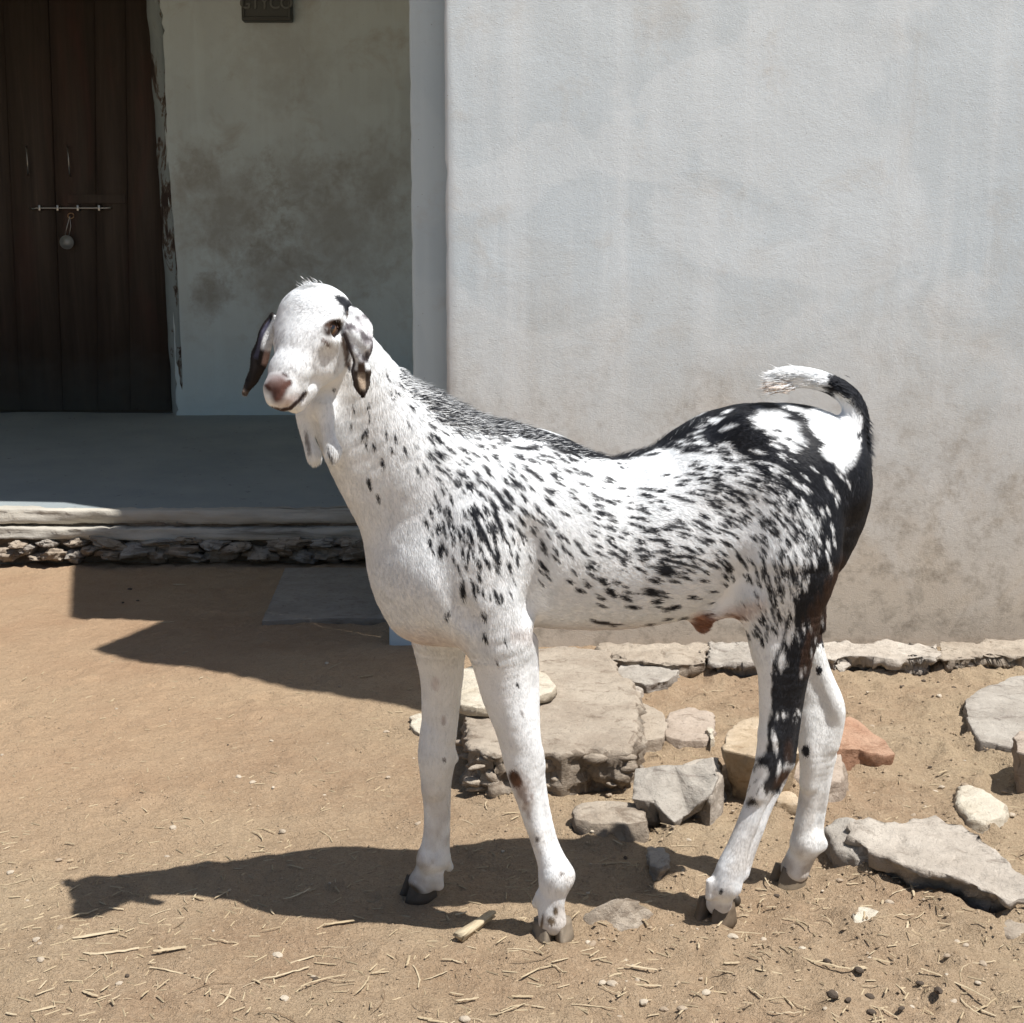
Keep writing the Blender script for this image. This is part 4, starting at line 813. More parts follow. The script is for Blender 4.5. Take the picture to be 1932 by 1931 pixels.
# head, in its own frame: rows = forward (nose), sideways (its left), up out of the face
hp = math.radians(55); hy = math.radians(35)
fh = np.array([-math.sin(hy), -math.cos(hy), 0])
HF = fh*math.cos(hp)+np.array([0, 0, -math.sin(hp)]); HU = fh*math.sin(hp)+np.array([0, 0, math.cos(hp)]); HS = np.array([math.cos(hy), -math.sin(hy), 0])
HM = np.stack([HF, HS, HU]); HO = onY(557, 612, 1.672); hs = depth(HO)/F_PX
def hc(a, b, ra, rb, k=10, sc=(1, 1, 1), sub=False):
    cone(np.array(a)*hs, np.array(b)*hs, ra*hs, rb*hs, k*hs, HM, HO, sc, sub)
hc((-50, -8, -46), (-20, -6, -50), 62, 58, 12, (1, 1.28, 1))
hc((-38, -4, -26), (18, -2, -32), 35, 34, 18, (1, 1.75, 1))
hc((20, 0, -38), (80, 0, -36), 38, 34, 18, (1, 1.25, .95))
hc((80, 0, -36), (124, 0, -37), 34, 28, 14, (1, 1.2, .95))
hc((124, 0, -33), (136, 0, -38), 29, 25, 10, (1, 1.15, 1))
hc((106, 0, -52), (132, 0, -54), 30, 24, 8, (1, 1.25, 1))                 # upper lip
hc((96, 0, -80), (124, 0, -80), 26, 21, 5, (1, 1.15, 1))                  # chin
hc((100, 0, -72), (20, 0, -92), 28, 40, 16, (1, 1.0, 1))
hc((20, 0, -92), (-40, 0, -98), 42, 50, 18, (1, 1.1, 1))
for s in (-1, 1):
    hc((-8, s*30, -80), (40, s*24, -80), 38, 30, 18)                       # jaw muscle
    hc((-36, s*62-(6 if s<0 else 0), -30), (-8, s*63-(6 if s<0 else 0), -30), 15, 13, 12)                      # brow
    hc((10, s*44, -44), (50, s*32, -50), 24, 22, 18)                       # cheek bone
    hc((-36, s*48, -58), (-20, s*56, -62), 20, 16, 14)
    hc((44, s*70, -50), (62, s*66, -54), 15, 15, 22, sub=True)
    hc((-2, s*52, -18), (20, s*44, -24), 8, 7, 10)
    hc((118, s*18, -44), (128, s*15, -46), 13, 10, 8)                      # nostril wing
    hc((146, s*19, -44), (158, s*12, -50), 4.5, 3.5, 4, sub=True)
    hc((-13, s*68, -36), (-12, s*68, -36), 15, 15, 6, sub=True)                # eye socket
    hc((116, s*26, -69), (92, s*31, -64), 2.6, 2.0, 5, sub=True)           # mouth corner
hc((118, -26, -69), (136, -12, -70), 2.4, 2.6, 5, sub=True); hc((136, -12, -70), (139, 0, -70), 2.6, 2.6, 5, sub=True)
hc((118, 26, -69), (136, 12, -70), 2.4, 2.6, 5, sub=True); hc((136, 12, -70), (139, 0, -70), 2.6, 2.6, 5, sub=True)
# ---- surface nets
def surface_nets(f):
    s = f < 0
    c = [s[a:s.shape[0]-1+a, b:s.shape[1]-1+b, d:s.shape[2]-1+d] for a in (0, 1) for b in (0, 1) for d in (0, 1)]
    anyv = c[0].copy(); allv = c[0].copy()
    for q in c[1:]: anyv |= q; allv &= q
    cells = np.argwhere(anyv & ~allv); del anyv, allv, c
    idx = np.full(np.array(f.shape)-1, -1, np.int32); idx[tuple(cells.T)] = np.arange(len(cells))
    cor = np.array([(a, b, d) for a in (0, 1) for b in (0, 1) for d in (0, 1)])
    vals = np.stack([f[tuple((cells+o).T)] for o in cor], 1)
    acc = np.zeros((len(cells), 3)); cnt = np.zeros(len(cells))
    for i in range(8):
        for j in range(i+1, 8):
            if np.abs(cor[i]-cor[j]).sum() == 1:
                va, vb = vals[:, i], vals[:, j]; m = (va < 0) != (vb < 0)
                t = np.where(m, va/np.where(m, va-vb, 1), 0)[:, None]
                acc += m[:, None]*(cor[i]+(cor[j]-cor[i])*t); cnt += m
    V = cells+acc/cnt[:, None]
    quads = []
    for a in range(3):
        b, c2 = (a+1) % 3, (a+2) % 3
        sl0 = [slice(None)]*3; sl1 = [slice(None)]*3; sl0[a] = slice(0, -1); sl1[a] = slice(1, None)
        d = s[tuple(sl0)] != s[tuple(sl1)]
        e = np.argwhere(d); e = e[(e[:, b] > 0) & (e[:, c2] > 0) & (e[:, b] < s.shape[b]-1) & (e[:, c2] < s.shape[c2]-1)]
        flip = s[tuple(e.T)]
        ob = np.zeros(3, int); ob[b] = 1; oc = np.zeros(3, int); oc[c2] = 1
        q = np.stack([idx[tuple((e-ob-oc).T)], idx[tuple((e-oc).T)], idx[tuple(e.T)], idx[tuple((e-ob).T)]], 1)
        q[~flip] = q[~flip][:, ::-1]; quads.append(q)
    return V, np.concatenate(quads)
V, Q = surface_nets(field)
V = LO+V*H
del field
Q = Q[(Q >= 0).all(1)]
E = np.concatenate([Q[:, [0, 1]], Q[:, [1, 2]], Q[:, [2, 3]], Q[:, [3, 0]]])
deg = np.bincount(E.ravel(), minlength=len(V))[:, None]
for it in range(3):
    S = np.zeros_like(V)
    for c_ in range(3): S[:, c_] = np.bincount(E[:, 0], V[E[:, 1], c_], len(V))+np.bincount(E[:, 1], V[E[:, 0], c_], len(V))
    V = V+.5*(S/np.maximum(deg, 1)-V)
def vnormals(V, Q):
    n = np.cross(V[Q[:, 2]]-V[Q[:, 0]], V[Q[:, 3]]-V[Q[:, 1]]); R = np.zeros_like(V)
    for i in range(4):
        for c_ in range(3): R[:, c_] += np.bincount(Q[:, i], n[:, c_], len(V))
    return R/np.maximum(np.linalg.norm(R, axis=1, keepdims=True), 1e-12)
NV = vnormals(V, Q)
px, py = proj(V)
V = V + NV*(fbm(V, 45, 3, 11)*.0004)[:, None]     # soft unevenness of hide over muscle
NV = vnormals(V, Q)
# colours: near side as painted, far side mirrored
def hide(Pts):
    x, y = proj(Pts)
    c = coat_at(x, y)
    far = Pts[:, 1] > np.interp(x, [700, 900, 1500], [1.80, 1.815, 1.865])
    leg = far & (y > 1215)
    c[leg] = WHITE*np.array([1, .99, .97]) - .06*np.clip(fbm(Pts[leg], 30, 3, 3), 0, 1)[:, None]
    for (sx, sy, r1) in [(838,1434,5),(837,1360,7),(821,1290,10),(1520,1418,8),(1545,1265,6)]:
        m = leg & (np.hypot(x-sx, (y-sy)*.7) < r1); c[m] = coat_at(x[m], y[m])
    m = far & (x < 880) & (y > 1655); c[m] = coat_at(x[m], y[m])
    c = c*(1+.04*fbm(Pts, 60, 2, 9)[:, None])
    low = np.clip((.26-Pts[:, 2])/.22, 0, 1)*np.clip(fbm(Pts, 28, 4, 21)*1.3+.30, 0, 1)+np.clip((.045-Pts[:, 2])/.03, 0, 1)*.7; low = np.clip(low, 0, 1)
    c = c*(1-.5*low[:, None])+np.array([.36, .27, .18])*.5*low[:, None]
    return np.clip(c, 0, 1)
CV = hide(V)
# ---- extra pieces of the same body: ears, eyes, hooves
PV = [V]; PQ = [list(map(tuple, Q))]; PC = [CV]; PM = [np.zeros(len(Q), int)]
base = len(V)
def add_piece(v, f, c, mat):
    global base
    PV.append(np.asarray(v)); PQ.append([tuple(i+base for i in q) for q in f]); PC.append(np.asarray(c)); PM.append(np.full(len(f), mat)); base += len(v)
def ear(spine, widths, facing, cup, colfn, seed, nu=13):
    P3 = cat_rom(np.array([[*onY(a, b, Y)] for a, b, Y in spine]), 6); n = len(P3)
    Wd = np.interp(np.linspace(0, 1, n), np.linspace(0, 1, len(widths)), widths)*depth(P3)/F_PX
    fac = np.asarray(facing, float); fac /= np.linalg.norm(fac)
    v = []; cc = []
    for side in (1, -1):
        for i in range(n):
            t = P3[min(i+1, n-1)]-P3[max(i-1, 0)]; t /= np.linalg.norm(t)
            s_ = np.cross(t, fac); s_ /= np.linalg.norm(s_); nn = np.cross(s_, t)
            for j in range(nu):
                u = -1+2*j/(nu-1); th = .0032*(1-u**4)+.0004
                wv = Wd[i]*(1+.06*math.sin(i*.9+seed)*(abs(u) > .8))
                p = P3[i]+s_*u*wv+nn*(-cup*u*u*wv+side*th+.0012*math.sin(i*.7+3*u+seed))
                v.append(p); cc.append(colfn(i/(n-1), u, side, p))
    f = []
    for side in (0, 1):
        o = side*n*nu
        for i in range(n-1):
            for j in range(nu-1):
                q = (o+i*nu+j, o+i*nu+j+1, o+(i+1)*nu+j+1, o+(i+1)*nu+j); f.append(q if side else q[::-1])
    for i in range(n-1):
        for j in (0, nu-1):
            q = (i*nu+j, (i+1)*nu+j, n*nu+(i+1)*nu+j, n*nu+i*nu+j); f.append(q if j else q[::-1])
    for i in (0, n-1):
        for j in range(nu-1):
            q = (i*nu+j, i*nu+j+1, n*nu+i*nu+j+1, n*nu+i*nu+j); f.append(q[::-1] if i else q)
    add_piece(v, f, cc, 0)
def nearear(t, u, side, p):
    c = WHITE*.93; m = fbm(np.array([[p[0]*1.0, p[1], p[2]*.5]]), 160, 3, 31)[0]
    if m > .22: c = np.array([.45, .44, .46])*(1 if u > 0 else 1.3)
    if m > .50: c = np.array([.16, .145, .155])
    if t > .72: c = np.array([.55, .45, .35]) if abs(u) < .45 else np.array([.10, .075, .06])
    if t > .93: c = np.array([.05, .035, .03])
    if u > .82 and t > .25: c = np.array([.10, .08, .08])
    if .6 < t < .74 and abs(u) < .5: c = np.array([.14, .10, .08])
    return c
def farear(t, u, side, p):
    c = np.array([.035, .028, .026])
    if u < -.1 and t < .42: c = WHITE*.9
    if -.1 <= u < .45 and .12 < t < .55: c = np.array([.13, .13, .19])
    if u < -.5 and .42 <= t < .62: c = np.array([.42, .3, .26])
    if t > .93: c = np.array([.3, .25, .22])
    return c
ear([(654,584,1.692),(671,612,1.676),(680,650,1.672),(681,680,1.676),(682,712,1.680),(685,748,1.682)], [12,23,28,26,19,14,18,16,2], (.22, -1, .05), .13, nearear, 1)
ear([(520,596,1.735),(502,628,1.735),(490,668,1.737),(479,704,1.74),(461,744,1.742)], [12,15,18,20,17,12,2], (-.45, -1, .12), .25, farear, 2)
def ball(c, r, col, mat, n=18, stretch=(1, 1, 1), M=np.eye(3)):
    v = []; f = []
    for i in range(n+1):
        for j in range(2*n):
            a = math.pi*i/n; b = math.pi*j/n
            d = np.array([math.sin(a)*math.cos(b), math.sin(a)*math.sin(b), math.cos(a)])*stretch
            v.append(c+M.T@(d*r))
    for i in range(n):
        for j in range(2*n): f.append((i*2*n+j, (i+1)*2*n+j, (i+1)*2*n+(j+1) % (2*n), i*2*n+(j+1) % (2*n)))
    v = np.array(v)
    add_piece(v, f, col(v) if callable(col) else np.tile(col, (len(v), 1)), mat)
for s in (-1, 1):
    ec = HO+HM.T@(np.array([-12, s*(53 if s > 0 else 59), -34])*hs)
    gaze = HM.T@np.array([.25, s*.9, .35]); gaze /= np.linalg.norm(gaze)
    slot = HM.T@np.array([1, 0, 0]); slot -= gaze*(slot@gaze); slot /= np.linalg.norm(slot); oth = np.cross(gaze, slot)
    def eyecol(v, ec=ec, gaze=gaze, slot=slot, oth=oth):
        d = (v-ec)/(17.5*hs); a = d@gaze; u = d@slot; w_ = d@oth
        c = np.tile(np.array([.05, .03, .02]), (len(v), 1)); m = (a > .45); c[m] = (.13, .065, .032)
        m = (a > .45) & (np.abs(w_) < .2) & (np.abs(u) < .46); c[m] = (.01, .01, .012); return c
    ball(ec, 17.5*hs, eyecol, 1, 40)
    # eyelids: thick rims above and below
    for (up, rr) in ((1, 3.6), (-1, 2.8)):
        pts = []
        for i in range(13):
            t = math.pi*(i/12); a = math.cos(t); b = up*math.sin(t)*(.50 if up > 0 else .62)
            d = gaze*.82+slot*a*1.0-oth*b*(1 if (HM@oth)[2] < 0 else -1); d /= np.linalg.norm(d); pts.append(ec+d*17.8*hs)
        bmq = bmesh.new(); bm_tube(bmq, pts, [rr*hs*(.55+.45*math.sin(math.pi*i/12)) for i in range(13)], 8)
        bmq.verts.index_update(); vv = [np.array(x.co) for x in bmq.verts]; ff = [tuple(x.index for x in q.verts) for q in bmq.faces]; bmq.free()
        add_piece(vv, ff, np.tile((.045, .026, .02), (len(vv), 1)), 0)
HOOF_COL = {}
def hoof(px, py, Y, half, ln, yaw, h, colA, split=.0022, tilt=0.0, seed=0):
    """two claws; (px,py) projects the sole centre; half = half width, ln = length (m), yaw = toe direction"""
    g = onZ(px, py, 0) if Y is None else onY(px, py, Y)
    d = np.array([math.cos(yaw), math.sin(yaw), 0]); s_ = np.array([-d[1], d[0], 0])
    for sd in (-1, 1):
        v = []; f = []; nr = 20; lay = [0, .25, .5, .75, 1.0]
        for li, t in enumerate(lay):
            for j in range(nr):
                a = 2*math.pi*j/nr; ca, sa = math.cos(a), math.sin(a)
                ux = ca*ln*.5*(1-.34*t) - ln*.10*t
                wl = half*.5*(1-.16*t)*(1-.42*max(ca, 0)**2)
                uy = sd*(half*.5+split*(1-t))+math.copysign(abs(sa)**.9, sa)*wl - sd*half*.16*max(ca, 0)
                z = t*h*(1-.36*(-ca*.5+.5))*(1-.12*abs(sa)) + tilt*ux - .004
                p = g+d*ux+s_*uy; p[2] = z+.0006*math.sin(9*a+seed); v.append(p)
        for li in range(len(lay)-1):
            for j in range(nr): f.append((li*nr+j, li*nr+(j+1) % nr, (li+1)*nr+(j+1) % nr, (li+1)*nr+j))
        f.append(tuple(range(nr))[::-1]); f.append(tuple(4*nr+j for j in range(nr)))
        v = np.array(v); n1 = fbm(v*np.array([1, 1, 3.0]), 90, 3, seed)[:, None]
        add_piece(v, f, np.clip(np.array(colA)*(1+.35*n1), 0, 1), 2)
hoof(1043, 1767, None, .029, .062, math.radians(-88), .038, (.22, .18, .135), seed=1)
hoof(787, 1690, None, .025, .054, math.radians(-150), .038, (.085, .068, .052), seed=2)
hoof(1346, 1737, None, .029, .066, math.radians(-124), .044, (.12, .09, .062), seed=3)
hoof(1482, 1669, None, .025, .056, math.radians(-152), .040, (.17, .135, .095), seed=4)
# dew claws
for (x, y, Y, r) in [(1388, 1700, 1.835, 10), (1524, 1662, 1.955, 9), (826, 1664, 1.915, 8)]:
    c_ = onY(x, y, Y); ball(c_, r*depth(c_)/F_PX, np.array([.05, .04, .03]), 2, 8, (1, 1, 1.2))
Vall = np.concatenate(PV); Call = np.concatenate(PC); Mall = np.concatenate(PM)
faces = [q for p in PQ for q in p]
me = bpy.data.meshes.new('goat')
me.from_pydata(Vall.tolist(), [], faces)
me.polygons.foreach_set('use_smooth', [True]*len(me.polygons)); me.polygons.foreach_set('material_index', Mall.tolist())
at = me.color_attributes.new('coat', 'FLOAT_COLOR', 'POINT')
at.data.foreach_set('color', np.concatenate([Call, np.ones((len(Call), 1))], 1).ravel())
me.update()
def attr_mat(name, rough, bumpsc=None, bstr=.3, spec=.25, coatw=0, sss=0, sheen=0):
    n = NT(name); a = n.n('ShaderNodeVertexColor', layer_name='coat').outputs[0]
    nr = None
    if bumpsc: nr = n.bump(n.noise(bumpsc, 3, .6, vec=n.map((1, 1, .35))), bstr, .002)
    m = n.out(a, rough, nr); n.b.inputs['Specular IOR Level'].default_value = spec
    n.b.inputs['Coat Weight'].default_value = coatw; n.b.inputs['Coat Roughness'].default_value = .05
    n.b.inputs['Sheen Weight'].default_value = sheen
    if sss: n.b.inputs['Subsurface Weight'].default_value = sss; n.b.inputs['Subsurface Radius'].default_value = (.006, .003, .002); n.b.inputs['Subsurface Scale'].default_value = 1
    return m
m_hide = attr_mat('goat_hide', .78, 420, .25, .25); m_eye = attr_mat('goat_eye', .12, spec=.6, coatw=.8); m_hoof = attr_mat('goat_hoof', .55, 160, .5, .35)
for m in (m_hide, m_eye, m_hoof): me.materials.append(m)
goat = link('goat', me)
tag(goat, 'white goat speckled with black, with drooping ears and curled tail, standing before pale wall', 'goat')
# ---- short coat of hair lying along the flow
m_hair = attr_mat('goat_hair', .5, spec=.3)
_t = m_hair.node_tree; _tr = _t.nodes.new('ShaderNodeBsdfTranslucent'); _mx = _t.nodes.new('ShaderNodeMixShader'); _mx.inputs[0].default_value = .38
_vc = [q for q in _t.nodes if q.type == 'VERTEX_COLOR'][0]; _t.links.new(_vc.outputs[0], _tr.inputs[0])
_t.links.new(_t.nodes['Principled BSDF'].outputs[0], _mx.inputs[1]); _t.links.new(_tr.outputs[0], _mx.inputs[2])
_t.links.new(_mx.outputs[0], [q for q in _t.nodes if q.type == 'OUTPUT_MATERIAL'][0].inputs[0])
def hair(name, root, nrm, length, width, lift, spread, col, label=None, dirs=None):
    n = len(root); x, y = proj(root)
    if dirs is None:
        a = flow_at(x, y)+rng.normal(0, spread, n); D = np.stack([np.cos(a), np.zeros(n), -np.sin(a)], 1)
    else: D = dirs+rng.normal(0, spread, (n, 3))
    D = D-nrm*(D*nrm).sum(1, keepdims=True); D /= np.maximum(np.linalg.norm(D, axis=1, keepdims=True), 1e-6)
    S = np.cross(D, nrm); length = np.broadcast_to(length, n)[:, None]; width = np.broadcast_to(width, n)[:, None]; lift = np.broadcast_to(lift, n)[:, None]
    b0 = root-nrm*.0008; mid = root+D*length*.5+nrm*length*lift*.62; tip = root+D*length+nrm*length*lift
    Vh = np.stack([b0-S*width*.5, b0+S*width*.5, mid-S*width*.42, mid+S*width*.42, tip], 1).reshape(-1, 3)
    i = np.arange(n)[:, None]*5
    loops = np.concatenate([i+0, i+1, i+3, i+2, i+2, i+3, i+4], 1).ravel()
    starts = (np.arange(n)[:, None]*7+np.array([0, 4])).ravel(); 
    mh = bpy.data.meshes.new(name); mh.vertices.add(5*n); mh.vertices.foreach_set('co', Vh.ravel())
    mh.loops.add(7*n); mh.loops.foreach_set('vertex_index', loops); mh.polygons.add(2*n); mh.polygons.foreach_set('loop_start', starts)
    mh.polygons.foreach_set('loop_total', np.tile([4, 3], n)); mh.polygons.foreach_set('use_smooth', [True]*(2*n))
    ca = mh.color_attributes.new('coat', 'BYTE_COLOR', 'POINT')
    cc = np.repeat(np.concatenate([col, np.ones((n, 1))], 1)[:, None], 5, 1); ca.data.foreach_set('color', cc.ravel())
    mh.update(calc_edges=True)
    nn = nrm + S*rng.normal(0, .09, (n, 1)) - D*.04; nn /= np.linalg.norm(nn, axis=1, keepdims=True)
    mh.normals_split_custom_set_from_vertices(np.repeat(nn, 5, 0).tolist())
    o = link(name, mh, m_hair, goat, smooth=False)
    if label: o['label'] = label
    return o
NH = 330000
fi = rng.integers(0, len(Q), NH); bw = rng.dirichlet((1, 1, 1, 1), NH)
root = (V[Q[fi]]*bw[..., None]).sum(1); nr = (NV[Q[fi]]*bw[..., None]).sum(1); nr /= np.linalg.norm(nr, axis=1, keepdims=True)
hx, hyy = proj(root)
headm = (hx < 655) & (hyy < 790)
lens = np.where(headm, .0045, np.where(hyy > 1250, .0045, .0085))*rng.uniform(.7, 1.25, NH)
sock = np.hypot(hx-626, hyy-621) < 19
nose = np.hypot(hx-521, (hyy-730)*.85) < 29
mouth = (hx < 580) & (hyy > 752) & (hyy < 778) & (hx > 505)
keep = ~(sock & headm) & ~(nose & headm) & ~(mouth & headm & (rng.random(NH) < .8)) & (root[:, 2] > .03) & ((nr[:, 1] < .45) | (rng.random(NH) < .25))
root, nr, lens = root[keep], nr[keep], lens[keep]
hcol = np.clip(hide(root)*rng.uniform(.90, 1.08, (len(root), 1)), 0, 1)
hair('fur', root, nr, lens, .0010, .055, .10, hcol)
# thin hair on the two ears
for pi in (1, 2):
    ev_, ef_ = PV[pi], np.array(PQ[pi])-sum(len(p) for p in PV[:pi]); en = vnormals(ev_, ef_); ec_ = PC[pi]
    k_ = rng.integers(0, len(ef_), 5000); w4 = rng.dirichlet((1, 1, 1, 1), 5000)
    rt = (ev_[ef_[k_]]*w4[..., None]).sum(1); nn_ = (en[ef_[k_]]*w4[..., None]).sum(1); nn_ /= np.maximum(np.linalg.norm(nn_, axis=1, keepdims=True), 1e-6)
    cl_ = (ec_[ef_[k_]]*w4[..., None]).sum(1)*rng.uniform(.8, 1.1, (5000, 1))
    hair('ear_hair', rt, nn_, .0045*rng.uniform(.6, 1.2, 5000), .0008, .10, .2, np.clip(cl_, 0, 1), dirs=np.tile([-.1, 0, -1.0], (5000, 1)))
# mane along the neck and spine
mp = []; ml = []; mc = []; md = []
for i in range(7500):
    x = rng.uniform(752, 1330) if i % 3 else rng.uniform(752, 1000)
    ln = np.interp(x, [752, 800, 860, 930, 1010, 1100, 1330], [.010, .018, .020, .014, .010, .009, .009])
    t = np.interp(x, TOPX, TOPY)
    mp.append((x, t+abs(rng.normal(0, 1))*np.interp(x, [750, 860, 960, 1330], [16, 22, 9, 5])+2)); ml.append(ln*rng.uniform(.6, 1.15))
mp = np.array(mp)
# drop onto the body: nearest vertex along a column of vertices near that picture place
vx, vy = proj(V); okv = (NV[:, 2] > .05) & (NV[:, 1] < .5)
vi = np.where(okv)[0]; order = {}
for k_ in vi: order.setdefault((int(vx[k_]//6), int(vy[k_]//6)), []).append(k_)
rts = []; nrs = []; lns = []; cls = []; dr = []
for (x, y), ln in zip(mp, ml):
    c_ = None
    for dy in (0, 1, 2, 3):
        c_ = order.get((int(x//6), int(y//6)+dy))
        if c_: break
    if not c_: continue
    k_ = c_[rng.integers(len(c_))]
    rts.append(V[k_]+rng.normal(0, .0012, 3)); nrs.append(NV[k_]); lns.append(ln)
    dark = rng.random() < np.interp(x, [752, 790, 840, 900, 960, 1100, 1200, 1330], [.2, .5, .6, .65, .6, .8, .95, 1])
    cls.append(BLACK*rng.uniform(.8, 2.0) if dark else WHITE*rng.uniform(.75, 1.0))
    bk = np.interp(x, [752, 900, 1050, 1330], [.75, .9, 1.0, 1.0]); dr.append((bk, 0, np.interp(x, [752, 850, 950, 1150, 1330], [.1, -.1, -.15, .0, .35])))
hair('mane', np.array(rts), np.array(nrs), np.array(lns), .0010, .40, .16, np.array(cls), 'coarse dark and white crest of hair along the neck and spine', dirs=np.array(dr))
# shaggy fringe of the tail and rump edge, forelock
def fringe(pts, n, ln, cols, dirf, spread, lift=.5):
    P3 = cat_rom(np.array([onY(*p) for p in pts]), 10); r = []; d = []
    for i in range(n):
        u = rng.uniform(0, len(P3)-1.01); k_ = int(u); p = P3[k_]+(P3[k_+1]-P3[k_])*(u-k_)+rng.normal(0, .0035, 3); r.append(p); d.append(dirf(u/len(P3)))
    r = np.array(r); nn = np.tile([.35, -.8, .45], (n, 1)); cc = np.array([cols[rng.integers(len(cols))]*rng.uniform(.8, 1.2) for _ in range(n)])
    return r, nn/np.linalg.norm(nn, axis=1, keepdims=True), ln*rng.uniform(.6, 1.2, n), cc, np.array(d)
parts_ = [fringe([(1600,745,1.845),(1622,780,1.845),(1630,820,1.845),(1630,860,1.845),(1622,885,1.85)], 1500, .014, [BLACK, BLACK, BLACK*1.6], lambda t: (.45, 0, -.9), .22),
 fringe([(1562,722,1.836),(1545,716,1.836),(1520,708,1.835),(1480,708,1.832),(1462,716,1.830)], 1300, .020, [WHITE, WHITE*.94], lambda t: (-1, 0, -.12), .16),
 fringe([(1606,748,1.832),(1590,730,1.830),(1572,722,1.830)], 500, .010, [BLACK, BLACK*1.5], lambda t: (-.6, 0, .1), .25),
 fringe([(1500,726,1.835),(1478,728,1.832),(1462,726,1.832)], 500, .026, [WHITE, np.array([.7, .58, .48])], lambda t: (-1, 0, -.35), .2),
 fringe([(572,546,1.715),(585,541,1.715),(600,541,1.715)], 160, .007, [np.array([.2, .2, .2]), WHITE*.8], lambda t: (-.7, -.2, .45), .3)]
r_ = [np.concatenate([p[i] for p in parts_]) for i in range(5)]
hair('tail_hair', r_[0], r_[1], r_[2], .0010, .14, .12, np.clip(r_[3], 0, 1), dirs=r_[4])
# ================================================================== STRAW, CHIPS, DROPPINGS
def straw_mesh(seed, ln, wd, bend, curl=.3):
    r = np.random.default_rng(seed); n = 9; t = np.linspace(-.5, .5, n); k = 6
    bm = bmesh.new(); rings = []
    for i, u in enumerate(t):
        x = u*ln; y = bend*ln*(u*u*4-1)*.25+r.normal(0, ln*.006); z = .25*bend*ln*(1-u*u*4)*r.uniform(.0, .4)+wd*.35
        ww = wd*(.55+.45*math.cos(u*2.6))*(1+.15*r.normal())
        rings.append([bm.verts.new((x+(.3*wd*math.sin(3*j) if i in (0, n-1) else 0), y+ww*.5*math.cos(2*math.pi*j/k), z+ww*.22*math.sin(2*math.pi*j/k))) for j in range(k)])
    for a_, b_ in zip(rings, rings[1:]):
        for j in range(k): bm.faces.new((a_[j], a_[(j+1) % k], b_[(j+1) % k], b_[j]))
    bm.faces.new(rings[0][::-1]); bm.faces.new(rings[-1]); return bm_mesh('straw', bm)
def m_straw(name, a, b):
    n = NT(name); oi = n.n('ShaderNodeObjectInfo').outputs['Random']; g = n.noise(14, 5, .6, vec=n.map((6, 90, 90)))
    c = n.mix(oi, a, b); c = n.mix(n.ramp(g, [(.4, 0), (.7, .6)]), c, tuple(x*.5 for x in a)); return n.out(c, .7, n.bump(g, .4, .001))
M_ST = m_straw('dry_straw', (.44, .345, .215), (.60, .50, .345)); M_TW = m_straw('dark_twig', (.13, .085, .05), (.26, .18, .11))
SM = [straw_mesh(s, l*.9, w_*.85, b_) for s, l, w_, b_ in [(1, .040, .0042, .1), (2, .055, .0034, .35), (3, .030, .005, .05), (4, .070, .0030, -.3), (5, .024, .0055, .2), (6, .048, .0026, .6)]]
TM = [straw_mesh(s, l, w_, b_) for s, l, w_, b_ in [(11, .050, .0020, .5), (12, .035, .0024, .2), (13, .065, .0018, -.6)]]
for m in SM: m.materials.append(M_ST)
for m in TM: m.materials.append(M_TW)
def lay(me, name, px_, py_, ang, sc=1.0, tilt=0.0):
    p = onZ(px_, py_, 0); o = bpy.data.objects.new(name, me); COL.objects.link(o)
    o.location = (p[0], p[1], gz(p[0], p[1])+.0015); o.rotation_euler = (rng.normal(0, .15), tilt, ang); o.scale = (sc, sc, sc); return o
def clear(px_, py_):
    if py_ < 1090: return False
    if px_ > 1110 and py_ < 1290: return False
    if 480 < px_ < 860 and py_ < 1190: return False
    if 865 < px_ < 1225 and py_ < 1440: return False
    return True
# particular stalks that stand out
NAMED = [(228,1688,-.5),(1000,0,0)]
k = 0; placed = []
fixed = [(338,1105,-.05,1.1),(312,1178,.1,1.0),(690,1283,.45,1.3),(633,1262,1.2,1.1),(375,1700,-.4,1),(245,1690,-.5,1),(420,1692,1.0,.9),(560,1695,.8,1.0),(640,1745,.3,1.6),(610,1860,.5,1),(870,1730,.5,.9),(140,1730,.5,1.6),(180,1770,.4,1.7),(210,1800,.2,1.5),(320,1800,.3,1.6),(330,1845,-.4,1.3),(170,1880,-.5,1.2),
  (420,1780,-.35,1.1),(570,1810,.6,1.0),(540,1840,.5,1.3),(770,1822,1.5,1.0),(640,1790,.0,.8),(1380,1820,.1,1),(1240,1690,0,1),(1210,1830,-.3,1.2),(1230,1855,-.15,1.3),(1345,1868,-.2,1.3),(1390,1762,-.12,1.1),(1530,1745,-.1,1.2),(1690,1740,0,1.2),(1720,1700,1.4,1.1),(1560,1830,-.5,1.4),(1450,1840,-.4,1.3),(1800,1870,-.9,1.6),(1660,1815,-.5,1.2),(1840,1900,.5,1.3),(1710,1755,1.2,1),
  (960,1905,.6,1),(985,1880,0,1.0),(1120,1900,-.2,.9),(880,1890,.2,1.2),(1480,1910,0,1),(1000,1840,.8,1)]
for (x, y, a_, s_) in fixed: placed.append((x, y, a_, s_))
tries = 0
while len(placed) < 250 and tries < 6000:
    tries += 1
    x = rng.uniform(0, 1932); y = 1932-abs(rng.normal(0, 1))*190 if rng.random() < .78 else rng.uniform(1180, 1900)
    if y < 1180 or not clear(x, y) or (x < 760 and y < 1560 and rng.random() < .6): continue
    placed.append((x, y, rng.uniform(-3.1, 3.1), rng.uniform(.35, .95)))
